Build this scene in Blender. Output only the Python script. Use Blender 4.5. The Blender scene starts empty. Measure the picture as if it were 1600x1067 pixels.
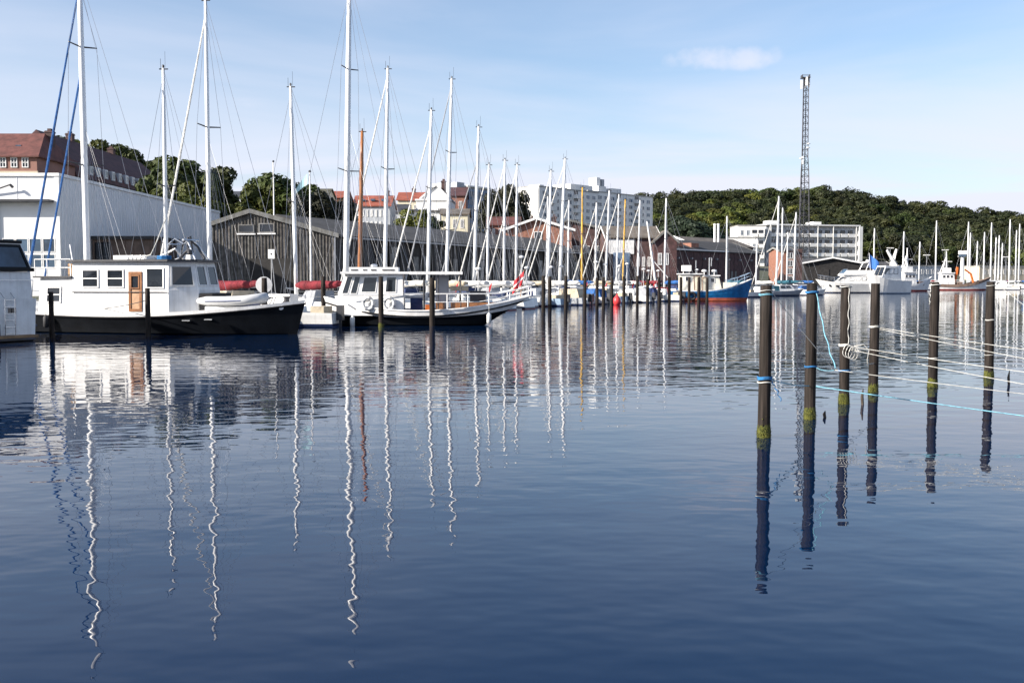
import bpy, math, random
from mathutils import Vector, Matrix
R = math.radians
rnd = random.Random(11)
scene = bpy.context.scene
col = scene.collection

# ------------------------------------------------------------------ camera
F_PX, CX, CY, CAM_H = 1600.0, 800.0, 533.5, 2.5
PITCH = math.atan(95.5 / 1600.0)
cam_d = bpy.data.cameras.new('camera')
cam_d.sensor_width = 36.0
cam_d.lens = 36.0
cam_d.clip_start = 0.1
cam_d.clip_end = 9000
cam = bpy.data.objects.new('camera', cam_d)
cam.location = (0, 0, CAM_H)
cam.rotation_euler = (R(90) - PITCH, 0, 0)
col.objects.link(cam)
scene.camera = cam

# ------------------------------------------------------------------ light
SUN_EL, SUN_AZ = R(26), R(246)        # azimuth from +Y clockwise: behind and left of the camera
world = bpy.data.worlds.new('World')
scene.world = world
world.use_nodes = True
wn, wl = world.node_tree.nodes, world.node_tree.links
wn.clear()
sky = wn.new('ShaderNodeTexSky')
sky.sky_type = 'NISHITA'
sky.sun_disc = False
sky.sun_elevation = SUN_EL
sky.sun_rotation = SUN_AZ
sky.altitude = 0
sky.air_density = 1.0
sky.dust_density = 1.0
sky.ozone_density = 3.0
bg = wn.new('ShaderNodeBackground')
bg.inputs['Strength'].default_value = 0.092
wo = wn.new('ShaderNodeOutputWorld')

def wmath(op, a, b=None, c=None):
    n = wn.new('ShaderNodeMath'); n.operation = op
    for i, s in enumerate((a, b, c)):
        if s is None: continue
        if isinstance(s, (int, float)): n.inputs[i].default_value = s
        else: wl.new(s, n.inputs[i])
    return n.outputs[0]
tc = wn.new('ShaderNodeTexCoord')
sx = wn.new('ShaderNodeSeparateXYZ'); wl.new(tc.outputs['Generated'], sx.inputs[0])
zc = wmath('MAXIMUM', wmath('ADD', sx.outputs['Z'], 0.10), 0.03)
cu = wmath('DIVIDE', sx.outputs['X'], zc)
cv = wmath('DIVIDE', sx.outputs['Y'], zc)
cxyz = wn.new('ShaderNodeCombineXYZ'); wl.new(cu, cxyz.inputs[0]); wl.new(cv, cxyz.inputs[1])
def wnoise(scale, detail, rough, dist, off, sc=(1, 1, 1), rot=0):
    mp = wn.new('ShaderNodeMapping'); wl.new(cxyz.outputs[0], mp.inputs[0])
    mp.inputs['Location'].default_value = off
    mp.inputs['Scale'].default_value = sc
    mp.inputs['Rotation'].default_value = (0, 0, rot)
    n = wn.new('ShaderNodeTexNoise'); wl.new(mp.outputs[0], n.inputs['Vector'])
    n.inputs['Scale'].default_value = scale; n.inputs['Detail'].default_value = detail
    n.inputs['Roughness'].default_value = rough; n.inputs['Distortion'].default_value = dist
    return n.outputs['Fac']
def wramp(s, a, b):
    n = wn.new('ShaderNodeMapRange'); n.interpolation_type = 'SMOOTHSTEP'
    wl.new(s, n.inputs[0]); n.inputs[1].default_value = a; n.inputs[2].default_value = b
    return n.outputs[0]
veil = wramp(wnoise(0.40, 6, 0.52, 0.7, (3.1, 0.7, 0), (0.8, 1.2, 1), 0.35), 0.32, 0.58)
puff = wramp(wnoise(1.7, 7, 0.55, 0.2, (0.55, 2.2, 0), (1.0, 0.9, 1)), 0.60, 0.74)
zpos = wmath('MINIMUM', wmath('MAXIMUM', sx.outputs['Z'], 0.0), 1.0)
# haze near the horizon, all round; thin cirrus looks denser the lower the line of sight
lowz = wmath('POWER', wmath('SUBTRACT', 1.0, zpos), 7.5)
slant = wmath('MINIMUM', wmath('DIVIDE', 0.12, wmath('ADD', zpos, 0.035)), 1.0)
# one small fair-weather cloud over the hill
az = wmath('ARCTAN2', sx.outputs['X'], sx.outputs['Y'])
da = wmath('DIVIDE', wmath('SUBTRACT', az, 0.203), 0.050)
de = wmath('DIVIDE', wmath('SUBTRACT', sx.outputs['Z'], 0.204), 0.0105)
nz2 = wn.new('ShaderNodeTexNoise'); wl.new(tc.outputs['Generated'], nz2.inputs['Vector'])
nz2.inputs['Scale'].default_value = 42; nz2.inputs['Detail'].default_value = 6
rad = wmath('ADD', wmath('MULTIPLY', da, da), wmath('MULTIPLY', de, de))
rad = wmath('ADD', rad, wmath('MULTIPLY', wmath('SUBTRACT', nz2.outputs['Fac'], 0.5), 3.2))
cloud1 = wramp(wmath('SUBTRACT', 1.15, rad), -0.2, 1.5)
fac = wmath('ADD', wmath('MULTIPLY', veil, 0.80), wmath('MULTIPLY', puff, 0.16))
fac = wmath('MULTIPLY', fac, slant)
fac = wmath('ADD', fac, wmath('MULTIPLY', lowz, 0.64))
fac = wmath('MINIMUM', wmath('ADD', fac, wmath('MULTIPLY', cloud1, 0.55)), 0.97)
mixc = wn.new('ShaderNodeMix'); mixc.data_type = 'RGBA'
wl.new(fac, mixc.inputs[0]); wl.new(sky.outputs[0], mixc.inputs[6])
mixc.inputs[7].default_value = (4.55, 4.7, 5.45, 1)
wl.new(mixc.outputs[2], bg.inputs['Color'])
wl.new(bg.outputs[0], wo.inputs[0])

sun_d = bpy.data.lights.new('sun', 'SUN')
sun_d.energy = 5.0
sun_d.angle = R(0.5)
sun_d.color = (1.0, 0.93, 0.84)
sun = bpy.data.objects.new('sun', sun_d)
sdir = Vector((math.sin(SUN_AZ) * math.cos(SUN_EL), math.cos(SUN_AZ) * math.cos(SUN_EL), math.sin(SUN_EL)))
sun.rotation_euler = (-sdir).to_track_quat('-Z', 'Y').to_euler()
sun.location = (-60, -60, 80)
col.objects.link(sun)
vs = scene.view_settings
vs.view_transform = 'Standard'
vs.look = 'None'
vs.gamma = 1.0
vs.exposure = 1.05
vs.use_curve_mapping = False

# ------------------------------------------------------------------ measuring
SP, CP = math.sin(PITCH), math.cos(PITCH)
def at(px, py, D):
    """world point on the photograph's line of sight at distance D down the harbour"""
    a, b = (px - CX) / F_PX, (CY - py) / F_PX
    t = D / (CP + b * SP)
    return Vector((a * t, D, CAM_H + t * (b * CP - SP)))
def X_(px, D): return at(px, 438, D).x
def Z_(py, D): return at(800, py, D).z

# ------------------------------------------------------------------ mesh tools
class MB:
    def __init__(s): s.v, s.f, s.m = [], [], []
    def add(s, pts, faces, m=0):
        o = len(s.v)
        s.v += [tuple(p) for p in pts]
        for f in faces:
            s.f.append(tuple(i + o for i in f)); s.m.append(m)
        return s
    def poly(s, pts, m=0): return s.add(pts, [tuple(range(len(pts)))], m)
    def hexa(s, p, m=0):   # 4 bottom (ccw from above), 4 top
        return s.add(p, [(3, 2, 1, 0), (4, 5, 6, 7), (0, 1, 5, 4), (1, 2, 6, 5), (2, 3, 7, 6), (3, 0, 4, 7)], m)
    def box(s, x0, x1, y0, y1, z0, z1, m=0):
        return s.hexa([(x0, y0, z0), (x1, y0, z0), (x1, y1, z0), (x0, y1, z0),
                       (x0, y0, z1), (x1, y0, z1), (x1, y1, z1), (x0, y1, z1)], m)
    def tube(s, p, q, r0, r1=None, n=6, m=0):
        return s.path([p, q], [r0, r0 if r1 is None else r1], n, m)
    def path(s, pts, r, n=6, m=0, sy=1.0, closed=False):
        pts = [Vector(p) for p in pts]
        k = len(pts)
        if not isinstance(r, (list, tuple)): r = [r] * k
        rings = []
        for i, p in enumerate(pts):
            if closed: d = pts[(i + 1) % k] - pts[i - 1]
            else: d = pts[min(i + 1, k - 1)] - pts[max(i - 1, 0)]
            if d.length < 1e-9: d = Vector((0, 0, 1))
            d.normalize()
            up = Vector((0, 0, 1)) if abs(d.z) < 0.95 else Vector((1, 0, 0))
            a = d.cross(up).normalized(); b = a.cross(d)
            rings.append([p + (a * math.cos(2 * math.pi * j / n) + b * math.sin(2 * math.pi * j / n) * sy) * r[i] for j in range(n)])
        o = len(s.v)
        for rg in rings: s.v += [tuple(q) for q in rg]
        for i in range(k if closed else k - 1):
            i2 = (i + 1) % k
            for j in range(n):
                j2 = (j + 1) % n
                s.f.append((o + i * n + j2, o + i * n + j, o + i2 * n + j, o + i2 * n + j2)); s.m.append(m)
        if not closed:
            s.f.append(tuple(o + j for j in range(n))); s.m.append(m)
            s.f.append(tuple(o + (k - 1) * n + n - 1 - j for j in range(n))); s.m.append(m)
        return s
    def lathe(s, prof, c=(0, 0, 0), n=12, m=0, jit=0.0):
        o = len(s.v)
        for r, z in prof:
            for j in range(n):
                a = 2 * math.pi * j / n
                rr = r * (1 + (rnd.uniform(-jit, jit) if jit else 0))
                s.v.append((c[0] + rr * math.cos(a), c[1] + rr * math.sin(a), c[2] + z))
        for i in range(len(prof) - 1):
            for j in range(n):
                j2 = (j + 1) % n
                s.f.append((o + i * n + j, o + i * n + j2, o + (i + 1) * n + j2, o + (i + 1) * n + j)); s.m.append(m)
        s.f.append(tuple(o + n - 1 - j for j in range(n))); s.m.append(m)
        k = len(prof) - 1
        s.f.append(tuple(o + k * n + j for j in range(n))); s.m.append(m)
        return s
    def mesh(s, name, mats, smooth=False):
        me = bpy.data.meshes.new(name)
        me.from_pydata(s.v, [], s.f)
        if not isinstance(mats, (list, tuple)): mats = [mats]
        for mt in mats: me.materials.append(MT[mt] if isinstance(mt, str) else mt)
        if len(mats) > 1: me.polygons.foreach_set('material_index', s.m)
        if smooth: me.polygons.foreach_set('use_smooth', [True] * len(s.f))
        me.update()
        return me
    def build(s, name, mats, parent=None, smooth=False):
        return link(name, s.mesh(name, mats, smooth), parent)

def link(name, me, parent=None):
    o = bpy.data.objects.new(name, me)
    col.objects.link(o)
    if parent is not None: o.parent = parent
    return o
def tag(o, label, cat, group=None):
    o['label'] = label; o['category'] = cat
    if group: o['group'] = group
    return o
def thing(name, label, cat, loc=(0, 0, 0), rz=0.0, group=None):
    o = bpy.data.objects.new(name, None)
    o.empty_display_size = 0.3
    col.objects.link(o)
    o.location = loc; o.rotation_euler = (0, 0, rz)
    return tag(o, label, cat, group)
def stuff(o): o['kind'] = 'stuff'; return o
def structure(o): o['kind'] = 'structure'; return o

def pane(c4, u0, u1, v0, v1, fr, th, mats, parent, name='window', split=0, bars=0, sub=False):
    """a window on the face c4 = (bl, br, tr, tl): proud frame, pane set back inside it"""
    bl, br, tr, tl = [Vector(p) for p in c4]
    def P(u, v): return (bl * (1 - u) + br * u) * (1 - v) + (tl * (1 - u) + tr * u) * v
    nrm = (br - bl).cross(tl - bl).normalized()
    q = [P(u0, v0), P(u1, v0), P(u1, v1), P(u0, v1)]
    w = (q[1] - q[0]).length; h = (q[3] - q[0]).length
    fu, fv = fr / max(w, .01), fr / max(h, .01)
    def Q(a, b): return (q[0] * (1 - a) + q[1] * a) * (1 - b) + (q[3] * (1 - a) + q[2] * a) * b
    def ring(a0, a1, b0, b1):
        O = [Q(a0, b0), Q(a1, b0), Q(a1, b1), Q(a0, b1)]
        I = [Q(a0 + fu, b0 + fv), Q(a1 - fu, b0 + fv), Q(a1 - fu, b1 - fv), Q(a0 + fu, b1 - fv)]
        return O, I
    mb = MB(); gb = MB() if sub else mb
    O, I = ring(0, 1, 0, 1)
    base = [p for p in O]; top = [p + nrm * th for p in O]; it = [p + nrm * th for p in I]; ib = [p + nrm * th * .3 for p in I]
    mb.add(base + top, [(0, 1, 5, 4), (1, 2, 6, 5), (2, 3, 7, 6), (3, 0, 4, 7)])
    mb.add(top + it, [(0, 1, 5, 4), (1, 2, 6, 5), (2, 3, 7, 6), (3, 0, 4, 7)])
    mb.add(it + ib, [(0, 1, 5, 4), (1, 2, 6, 5), (2, 3, 7, 6), (3, 0, 4, 7)])
    gb.poly(ib, 0 if sub else 1)
    def bar(a0, a1, b0, b1):
        b_ = [Q(a0, b0) + nrm * th * .25, Q(a1, b0) + nrm * th * .25, Q(a1, b1) + nrm * th * .25, Q(a0, b1) + nrm * th * .25]
        mb.hexa(b_ + [p + nrm * th * .6 for p in b_])
    for k in range(split):
        c = (k + 1) / (split + 1); bar(c - fu * .45, c + fu * .45, fv * .9, 1 - fv * .9)
    for k in range(bars):
        c = (k + 1) / (bars + 1); bar(fu * .9, 1 - fu * .9, c - fv * .4, c + fv * .4)
    if sub:
        o = mb.build(name, mats[0], parent); gb.build('pane', mats[1], o)
    else:
        o = mb.build(name, mats, parent)
    return o

# ------------------------------------------------------------------ materials
MT = {}
def M(name, c, rough=0.6, metal=0.0, var=0.12, scale=1.5, bump=0.0, streak=0.0, spec=0.5, c2=None, objrand=0.0, coat=0.0, bscale=None):
    m = bpy.data.materials.new(name); m.use_nodes = True
    n, l = m.node_tree.nodes, m.node_tree.links
    b = n['Principled BSDF']
    b.inputs['Roughness'].default_value = rough
    b.inputs['Metallic'].default_value = metal
    b.inputs['Specular IOR Level'].default_value = spec
    b.inputs['Coat Weight'].default_value = coat
    t = n.new('ShaderNodeTexCoord')
    nz = n.new('ShaderNodeTexNoise'); nz.inputs['Scale'].default_value = scale
    nz.inputs['Detail'].default_value = 5; nz.inputs['Roughness'].default_value = 0.62
    l.new(t.outputs['Object'], nz.inputs['Vector'])
    mx = n.new('ShaderNodeMix'); mx.data_type = 'RGBA'
    d = c2 or tuple(max(0, v * (1 - 2.2 * var)) for v in c)
    hi = c if c2 else tuple(min(0.95, v * (1 + 0.8 * var)) for v in c)
    mx.inputs[6].default_value = (*d, 1); mx.inputs[7].default_value = (*hi, 1)
    mr = n.new('ShaderNodeMapRange'); l.new(nz.outputs['Fac'], mr.inputs[0])
    mr.inputs[1].default_value = 0.3; mr.inputs[2].default_value = 0.62
    l.new(mr.outputs[0], mx.inputs[0])
    out = mx.outputs[2]
    if streak:
        mp = n.new('ShaderNodeMapping'); l.new(t.outputs['Object'], mp.inputs[0])
        mp.inputs['Scale'].default_value = (5, 5, 0.35)
        n2 = n.new('ShaderNodeTexNoise'); n2.inputs['Scale'].default_value = 1.6; n2.inputs['Detail'].default_value = 4
        l.new(mp.outputs[0], n2.inputs['Vector'])
        r2 = n.new('ShaderNodeMapRange'); l.new(n2.outputs['Fac'], r2.inputs[0])
        r2.inputs[1].default_value = 0.48; r2.inputs[2].default_value = 0.72; r2.inputs[3].default_value = 0; r2.inputs[4].default_value = streak
        m2 = n.new('ShaderNodeMix'); m2.data_type = 'RGBA'
        l.new(r2.outputs[0], m2.inputs[0]); l.new(out, m2.inputs[6])
        m2.inputs[7].default_value = (c[0] * .34 + .02, c[1] * .30 + .016, c[2] * .24 + .01, 1)
        out = m2.outputs[2]
    if objrand:
        oi = n.new('ShaderNodeObjectInfo')
        hs = n.new('ShaderNodeHueSaturation')
        r3 = n.new('ShaderNodeMapRange'); l.new(oi.outputs['Random'], r3.inputs[0])
        r3.inputs[3].default_value = 1 - objrand; r3.inputs[4].default_value = 1 + objrand
        l.new(r3.outputs[0], hs.inputs['Value'])
        w = n.new('ShaderNodeMath'); w.operation = 'MULTIPLY'; w.inputs[1].default_value = 7.31
        l.new(oi.outputs['Random'], w.inputs[0])
        fr = n.new('ShaderNodeMath'); fr.operation = 'FRACT'; l.new(w.outputs[0], fr.inputs[0])
        r4 = n.new('ShaderNodeMapRange'); l.new(fr.outputs[0], r4.inputs[0])
        r4.inputs[3].default_value = 0.5 - objrand * .09; r4.inputs[4].default_value = 0.5 + objrand * .05
        l.new(r4.outputs[0], hs.inputs['Hue'])
        l.new(out, hs.inputs['Color']); out = hs.outputs[0]
    l.new(out, b.inputs['Base Color'])
    if bump:
        bp = n.new('ShaderNodeBump'); bp.inputs['Strength'].default_value = 1; bp.inputs['Distance'].default_value = bump
        n3 = n.new('ShaderNodeTexNoise'); n3.inputs['Scale'].default_value = bscale or scale * 4; n3.inputs['Detail'].default_value = 4
        l.new(t.outputs['Object'], n3.inputs['Vector'])
        l.new(n3.outputs['Fac'], bp.inputs['Height']); l.new(bp.outputs[0], b.inputs['Normal'])
    MT[name] = m
    return m

M('gelcoat', (.78, .77, .74), .28, var=.05, streak=.16, scale=.8)
M('cream_paint', (.74, .70, .60), .4, var=.06, streak=.2)
M('ivory', (.68, .62, .48), .45, var=.08, streak=.2)
M('white_paint', (.80, .79, .77), .4, var=.07, streak=.22)
M('deck_grey', (.52, .52, .50), .65, var=.14)
M('deck_teak', (.30, .18, .09), .7, var=.2)
M('black_hull', (.005, .006, .008), .4, var=.2, streak=.03, spec=.15)
M('navy', (.012, .02, .06), .3, var=.2)
M('blue_hull', (.012, .13, .33), .35, var=.2, streak=.25)
M('pale_blue_hull', (.30, .40, .52), .35, var=.12, streak=.2)
M('grey_hull', (.40, .42, .45), .35, var=.1, streak=.2)
M('red_antifoul', (.20, .03, .025), .7, var=.25)
M('orange_antifoul', (.34, .07, .03), .7, var=.25)
M('blue_antifoul', (.02, .05, .14), .7, var=.25)
M('black_antifoul', (.006, .006, .007), .7, var=.25, spec=.1)
M('alu', (.80, .80, .79), .35, metal=.15, var=.05, scale=.6)
M('steel', (.62, .63, .64), .25, metal=.8, var=.06)
M('dark_metal', (.05, .05, .055), .45, metal=.3, var=.15)
M('wood_mast', (.28, .105, .03), .38, var=.2, scale=1.2, coat=.3)
M('yellow_mast', (.62, .36, .05), .4, var=.12)
M('varnish', (.27, .115, .045), .35, var=.22, scale=3, coat=.3)
M('red_canvas', (.17, .010, .018), .85, var=.2, bump=.03, scale=2)
M('blue_canvas', (.02, .10, .30), .85, var=.2, bump=.03, scale=2)
M('navy_canvas', (.015, .03, .10), .85, var=.2, bump=.03, scale=2)
M('teal_canvas', (.02, .10, .14), .85, var=.2, bump=.03, scale=2)
M('white_canvas', (.66, .65, .62), .85, var=.12, bump=.03, scale=2)
M('tan_canvas', (.48, .41, .30), .85, var=.12, bump=.03, scale=2)
M('grey_canvas', (.30, .31, .33), .85, var=.12, bump=.03, scale=2)
M('rig_wire', (.42, .42, .43), .4, metal=.6, var=.05)
M('white_rope', (.52, .51, .47), .9, var=.15, scale=14)
M('blue_rope', (.02, .15, .36), .85, var=.25, scale=14)
M('cyan_rope', (.17, .40, .50), .85, var=.2, scale=14)
M('rubber', (.02, .02, .022), .7, var=.2)
M('inflatable', (.55, .55, .55), .5, var=.08)
M('inflatable_dark', (.09, .11, .20), .6, var=.1)
M('fender_white', (.7, .7, .68), .5)
M('fender_blue', (.03, .08, .3), .5)
M('buoy_red', (.62, .045, .05), .45, var=.1)
M('orange_paint', (.5, .12, .02), .45, var=.15)
M('flag_red', (.52, .02, .03), .8, var=.1)
M('flag_blue', (.05, .17, .50), .8, var=.1)
M('flag_pale', (.35, .55, .60), .8, var=.1)
M('glass_dark', (.018, .022, .028), .06, var=.3, scale=.7, spec=.8)
M('glass_blue', (.05, .09, .14), .08, var=.4, scale=.35, spec=.8)
M('black_frame', (.008, .008, .01), .5, var=.2, spec=.2)
M('warehouse_white', (.72, .72, .72), .5, var=.03, scale=.3)
M('brown_board', (.16, .11, .085), .8, var=.2, streak=.3)
M('weathered_wood', (.128, .121, .110), .85, var=.30, scale=2.2, streak=.75, objrand=.35, bump=.01)
M('black_wood', (.026, .024, .023), .85, var=.3, scale=2, streak=.3, objrand=.2)
M('grey_panel', (.21, .21, .20), .85, var=.25, scale=1.5, streak=.6, objrand=.3)
M('felt_roof', (.048, .046, .046), .9, var=.25, scale=.5, bump=.01)
M('moss_roof', (.085, .08, .055), .9, var=.3, scale=.5, bump=.01)
M('slate_roof', (.045, .047, .055), .7, var=.25, scale=.8)
M('red_roof', (.125, .043, .034), .8, var=.22, scale=.9, bump=.02)
M('bright_red_roof', (.27, .075, .045), .8, var=.2, scale=.9, bump=.02)
M('dark_red_roof', (.075, .03, .03), .8, var=.22, scale=.9, bump=.02)
M('tan_roof', (.13, .11, .09), .85, var=.22, scale=.6)
M('brick', (.27, .125, .085), .85, var=.18, scale=2.5, bump=.01)
M('dark_brick', (.085, .048, .045), .85, var=.25, scale=1.5, streak=.2)
M('barn_red', (.075, .035, .035), .85, var=.3, scale=1.2, streak=.4)
M('render_white', (.74, .73, .70), .75, var=.05, streak=.12, scale=.3)
M('render_cream', (.60, .56, .42), .75, var=.06, streak=.12, scale=.3)
M('render_grey', (.40, .42, .45), .75, var=.08, streak=.12, scale=.3)
M('render_pink', (.26, .13, .10), .8, var=.1, streak=.12, scale=.3)
M('cladding_blue', (.12, .19, .30), .4, var=.2, scale=.4)
M('concrete', (.36, .35, .33), .85, var=.18, streak=.3, scale=.7, bump=.01)
M('beige_wall', (.55, .47, .35), .85, var=.1, streak=.15, scale=.4)
M('asphalt', (.10, .10, .098), .9, var=.2, scale=.3)
M('bark', (.06, .045, .033), .9, var=.3, scale=2, bump=.03)
M('galvanised', (.30, .31, .33), .5, metal=.5, var=.1)
M('tower_dark', (.06, .06, .07), .6, metal=.2, var=.2)
M('door_tan', (.42, .24, .13), .5, var=.15, scale=4)
M('sign_white', (.82, .82, .80), .5, var=.04)

def foliage(name, dark, light, rand=.28):
    m = M(name, light, .62, var=.2, scale=.22, c2=dark, objrand=rand, spec=.25)
    n, l = m.node_tree.nodes, m.node_tree.links
    b = n['Principled BSDF']
    tr = n.new('ShaderNodeBsdfTranslucent')
    src = b.inputs['Base Color'].links[0].from_socket
    l.new(src, tr.inputs['Color'])
    mix = n.new('ShaderNodeMixShader'); mix.inputs[0].default_value = .12
    l.new(b.outputs[0], mix.inputs[1]); l.new(tr.outputs[0], mix.inputs[2])
    l.new(mix.outputs[0], n['Material Output'].inputs[0])
foliage('leaf_green', (.014, .027, .007), (.056, .070, .015))
foliage('leaf_forest', (.008, .015, .006), (.036, .042, .013), .28)
foliage('leaf_dark', (.014, .017, .010), (.034, .034, .016))
foliage('leaf_bright', (.03, .05, .010), (.090, .098, .016))
foliage('leaf_bluegreen', (.02, .034, .02), (.048, .068, .038))

# --- pile: weathered timber, weed and moss where the tide wets it
def pile_mat():
    m = bpy.data.materials.new('pile_timber'); m.use_nodes = True
    n, l = m.node_tree.nodes, m.node_tree.links
    b = n['Principled BSDF']; b.inputs['Roughness'].default_value = .72
    b.inputs['Specular IOR Level'].default_value = .12
    t = n.new('ShaderNodeTexCoord')
    oi = n.new('ShaderNodeObjectInfo')
    ad = n.new('ShaderNodeVectorMath'); ad.operation = 'ADD'
    l.new(t.outputs['Object'], ad.inputs[0])
    cb = n.new('ShaderNodeCombineXYZ'); mm = n.new('ShaderNodeMath'); mm.operation = 'MULTIPLY'; mm.inputs[1].default_value = 37
    l.new(oi.outputs['Random'], mm.inputs[0]); l.new(mm.outputs[0], cb.inputs[0]); l.new(mm.outputs[0], cb.inputs[1])
    l.new(cb.outputs[0], ad.inputs[1])
    mp = n.new('ShaderNodeMapping'); l.new(ad.outputs[0], mp.inputs[0]); mp.inputs['Scale'].default_value = (14, 14, .9)
    nz = n.new('ShaderNodeTexNoise'); l.new(mp.outputs[0], nz.inputs['Vector']); nz.inputs['Scale'].default_value = 1.5; nz.inputs['Detail'].default_value = 6
    rp = n.new('ShaderNodeValToRGB'); l.new(nz.outputs['Fac'], rp.inputs[0])
    rp.color_ramp.elements[0].position = .30; rp.color_ramp.elements[0].color = (.008, .007, .006, 1)
    rp.color_ramp.elements[1].position = .70; rp.color_ramp.elements[1].color = (.042, .033, .028, 1)
    l.new(rp.outputs[0], b.inputs['Base Color'])
    bp = n.new('ShaderNodeBump'); bp.inputs['Distance'].default_value = .012; l.new(nz.outputs['Fac'], bp.inputs['Height'])
    l.new(bp.outputs[0], b.inputs['Normal'])
    MT['pile_timber'] = m
pile_mat()
M('moss', (.10, .10, .011), .95, var=.3, scale=16, c2=(.025, .035, .006), bump=.03)

# --- water
def water_mat():
    m = bpy.data.materials.new('harbour_water'); m.use_nodes = True
    n, l = m.node_tree.nodes, m.node_tree.links
    b = n['Principled BSDF']
    b.inputs['Base Color'].default_value = (.0006, .010, .036, 1)
    b.inputs['Roughness'].default_value = .012
    b.inputs['IOR'].default_value = 1.333
    t = n.new('ShaderNodeTexCoord')
    def noise(sc, scale, detail, off=(0, 0, 0), rough=.5, dist=0.0, rot=0.0):
        mp = n.new('ShaderNodeMapping'); l.new(t.outputs['Object'], mp.inputs[0])
        mp.inputs['Scale'].default_value = sc; mp.inputs['Location'].default_value = off
        mp.inputs['Rotation'].default_value = (0, 0, rot)
        z = n.new('ShaderNodeTexNoise'); l.new(mp.outputs[0], z.inputs['Vector'])
        z.inputs['Scale'].default_value = scale; z.inputs['Detail'].default_value = detail
        z.inputs['Roughness'].default_value = rough; z.inputs['Distortion'].default_value = dist
        return z.outputs['Fac']
    def math_(op, a, c):
        x = n.new('ShaderNodeMath'); x.operation = op
        for i, s in enumerate((a, c)):
            if isinstance(s, (int, float)): x.inputs[i].default_value = s
            else: l.new(s, x.inputs[i])
        return x.outputs[0]
    swell = noise((.35, 1, 1), .55, 2, rot=.06)             # ~2 m undulation
    rip = noise((.66, 1, 1), 1.75, 2, (7, 3, 0), .5, rot=-.1)    # ~0.5 m ripples
    cat = noise((.30, 1, 1), 1.4, 2, (1, 9, 0), .55, rot=.08)   # ruffled water
    # patches of breeze: ruffled beyond some twenty metres out, calm in the lee of the near quay
    patch = noise((.35, 1, 1), .05, 3, (2, 5, 0), .55)
    sp = n.new('ShaderNodeSeparateXYZ'); l.new(t.outputs['Object'], sp.inputs[0])
    mr = n.new('ShaderNodeMapRange'); mr.interpolation_type = 'SMOOTHSTEP'
    l.new(math_('ADD', sp.outputs['Y'], math_('MULTIPLY', math_('SUBTRACT', patch, .5), 30.0)), mr.inputs[0])
    mr.inputs[1].default_value = 18; mr.inputs[2].default_value = 40
    h = math_('MULTIPLY', swell, WAVE[0])
    slick = noise((.30, 1, 1), .11, 3, (4, 1, 0), .5, .6)     # oily calm streaks and livelier patches
    ms = n.new('ShaderNodeMapRange'); l.new(slick, ms.inputs[0]); ms.inputs[1].default_value = .35; ms.inputs[2].default_value = .65
    ms.inputs[3].default_value = .45; ms.inputs[4].default_value = 1.25
    h = math_('ADD', h, math_('MULTIPLY', math_('MULTIPLY', rip, ms.outputs[0]), WAVE[1]))
    h = math_('ADD', h, math_('MULTIPLY', math_('MULTIPLY', cat, mr.outputs[0]), WAVE[2]))
    bp = n.new('ShaderNodeBump'); bp.inputs['Distance'].default_value = 1.0; bp.inputs['Strength'].default_value = 1
    l.new(h, bp.inputs['Height']); l.new(bp.outputs[0], b.inputs['Normal'])
    MT['harbour_water'] = m
WAVE = (.009, .0112, .022)
water_mat()

# ================================================================== SETTING
def interp(xs, ys, x):
    if x <= xs[0]: return ys[0]
    for i in range(1, len(xs)):
        if x <= xs[i]:
            t = (x - xs[i - 1]) / (xs[i] - xs[i - 1])
            return ys[i - 1] * (1 - t) + ys[i] * t
    return ys[-1]
QA = [-3.0, -1.6, -.69, -.49, -.379, -.25, -.137, -.013, .103, .145, .243, .276, .314, .377, .478, .625, 1.2, 3.0]
QD = [38, 50, 58, 61, 66, 76, 91, 117, 146, 152, 188, 222, 252, 292, 335, 400, 500, 600]
def quay(a): return interp(QA, QD, a)
PROF = {
    -200: [(80, 1.3), (125, 1.5), (145, 12), (210, 16), (400, 25), (900, 25)],
    300: [(120, 1.4), (130, 6), (170, 13), (220, 17), (400, 25), (900, 25)],
    500: [(125, 1.4), (150, 8), (200, 12), (300, 16), (500, 20), (900, 20)],
    700: [(145, 1.4), (180, 9), (250, 14), (400, 18), (520, 20), (900, 20)],
    900: [(165, 1.5), (230, 7), (290, 14), (400, 18), (520, 30), (900, 34)],
    1050: [(200, 1.5), (300, 7), (410, 12), (530, 33), (900, 36)],
    1300: [(260, 1.5), (330, 6), (410, 8), (530, 34), (900, 36)],
    1500: [(330, 1.5), (400, 3), (430, 6), (540, 25), (900, 28)],
    1750: [(370, 1.5), (430, 3), (560, 19), (900, 22)],
}
PK = sorted(PROF)
def ground(x, y):
    px = 800 + 1600 * x / max(y, 1)
    def zc(k): return interp([p[0] for p in PROF[k]], [p[1] for p in PROF[k]], y)
    if px <= PK[0]: return zc(PK[0])
    for i in range(1, len(PK)):
        if px <= PK[i]:
            t = (px - PK[i - 1]) / (PK[i] - PK[i - 1]); t = t * t * (3 - 2 * t)
            return zc(PK[i - 1]) * (1 - t) + zc(PK[i]) * t
    return zc(PK[-1])

# water: one sheet
mb = MB(); mb.poly([(-4000, -400, 0), (4000, -400, 0), (4000, 5000, 0), (-4000, 5000, 0)])
structure(mb.build('water', 'harbour_water'))
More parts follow.
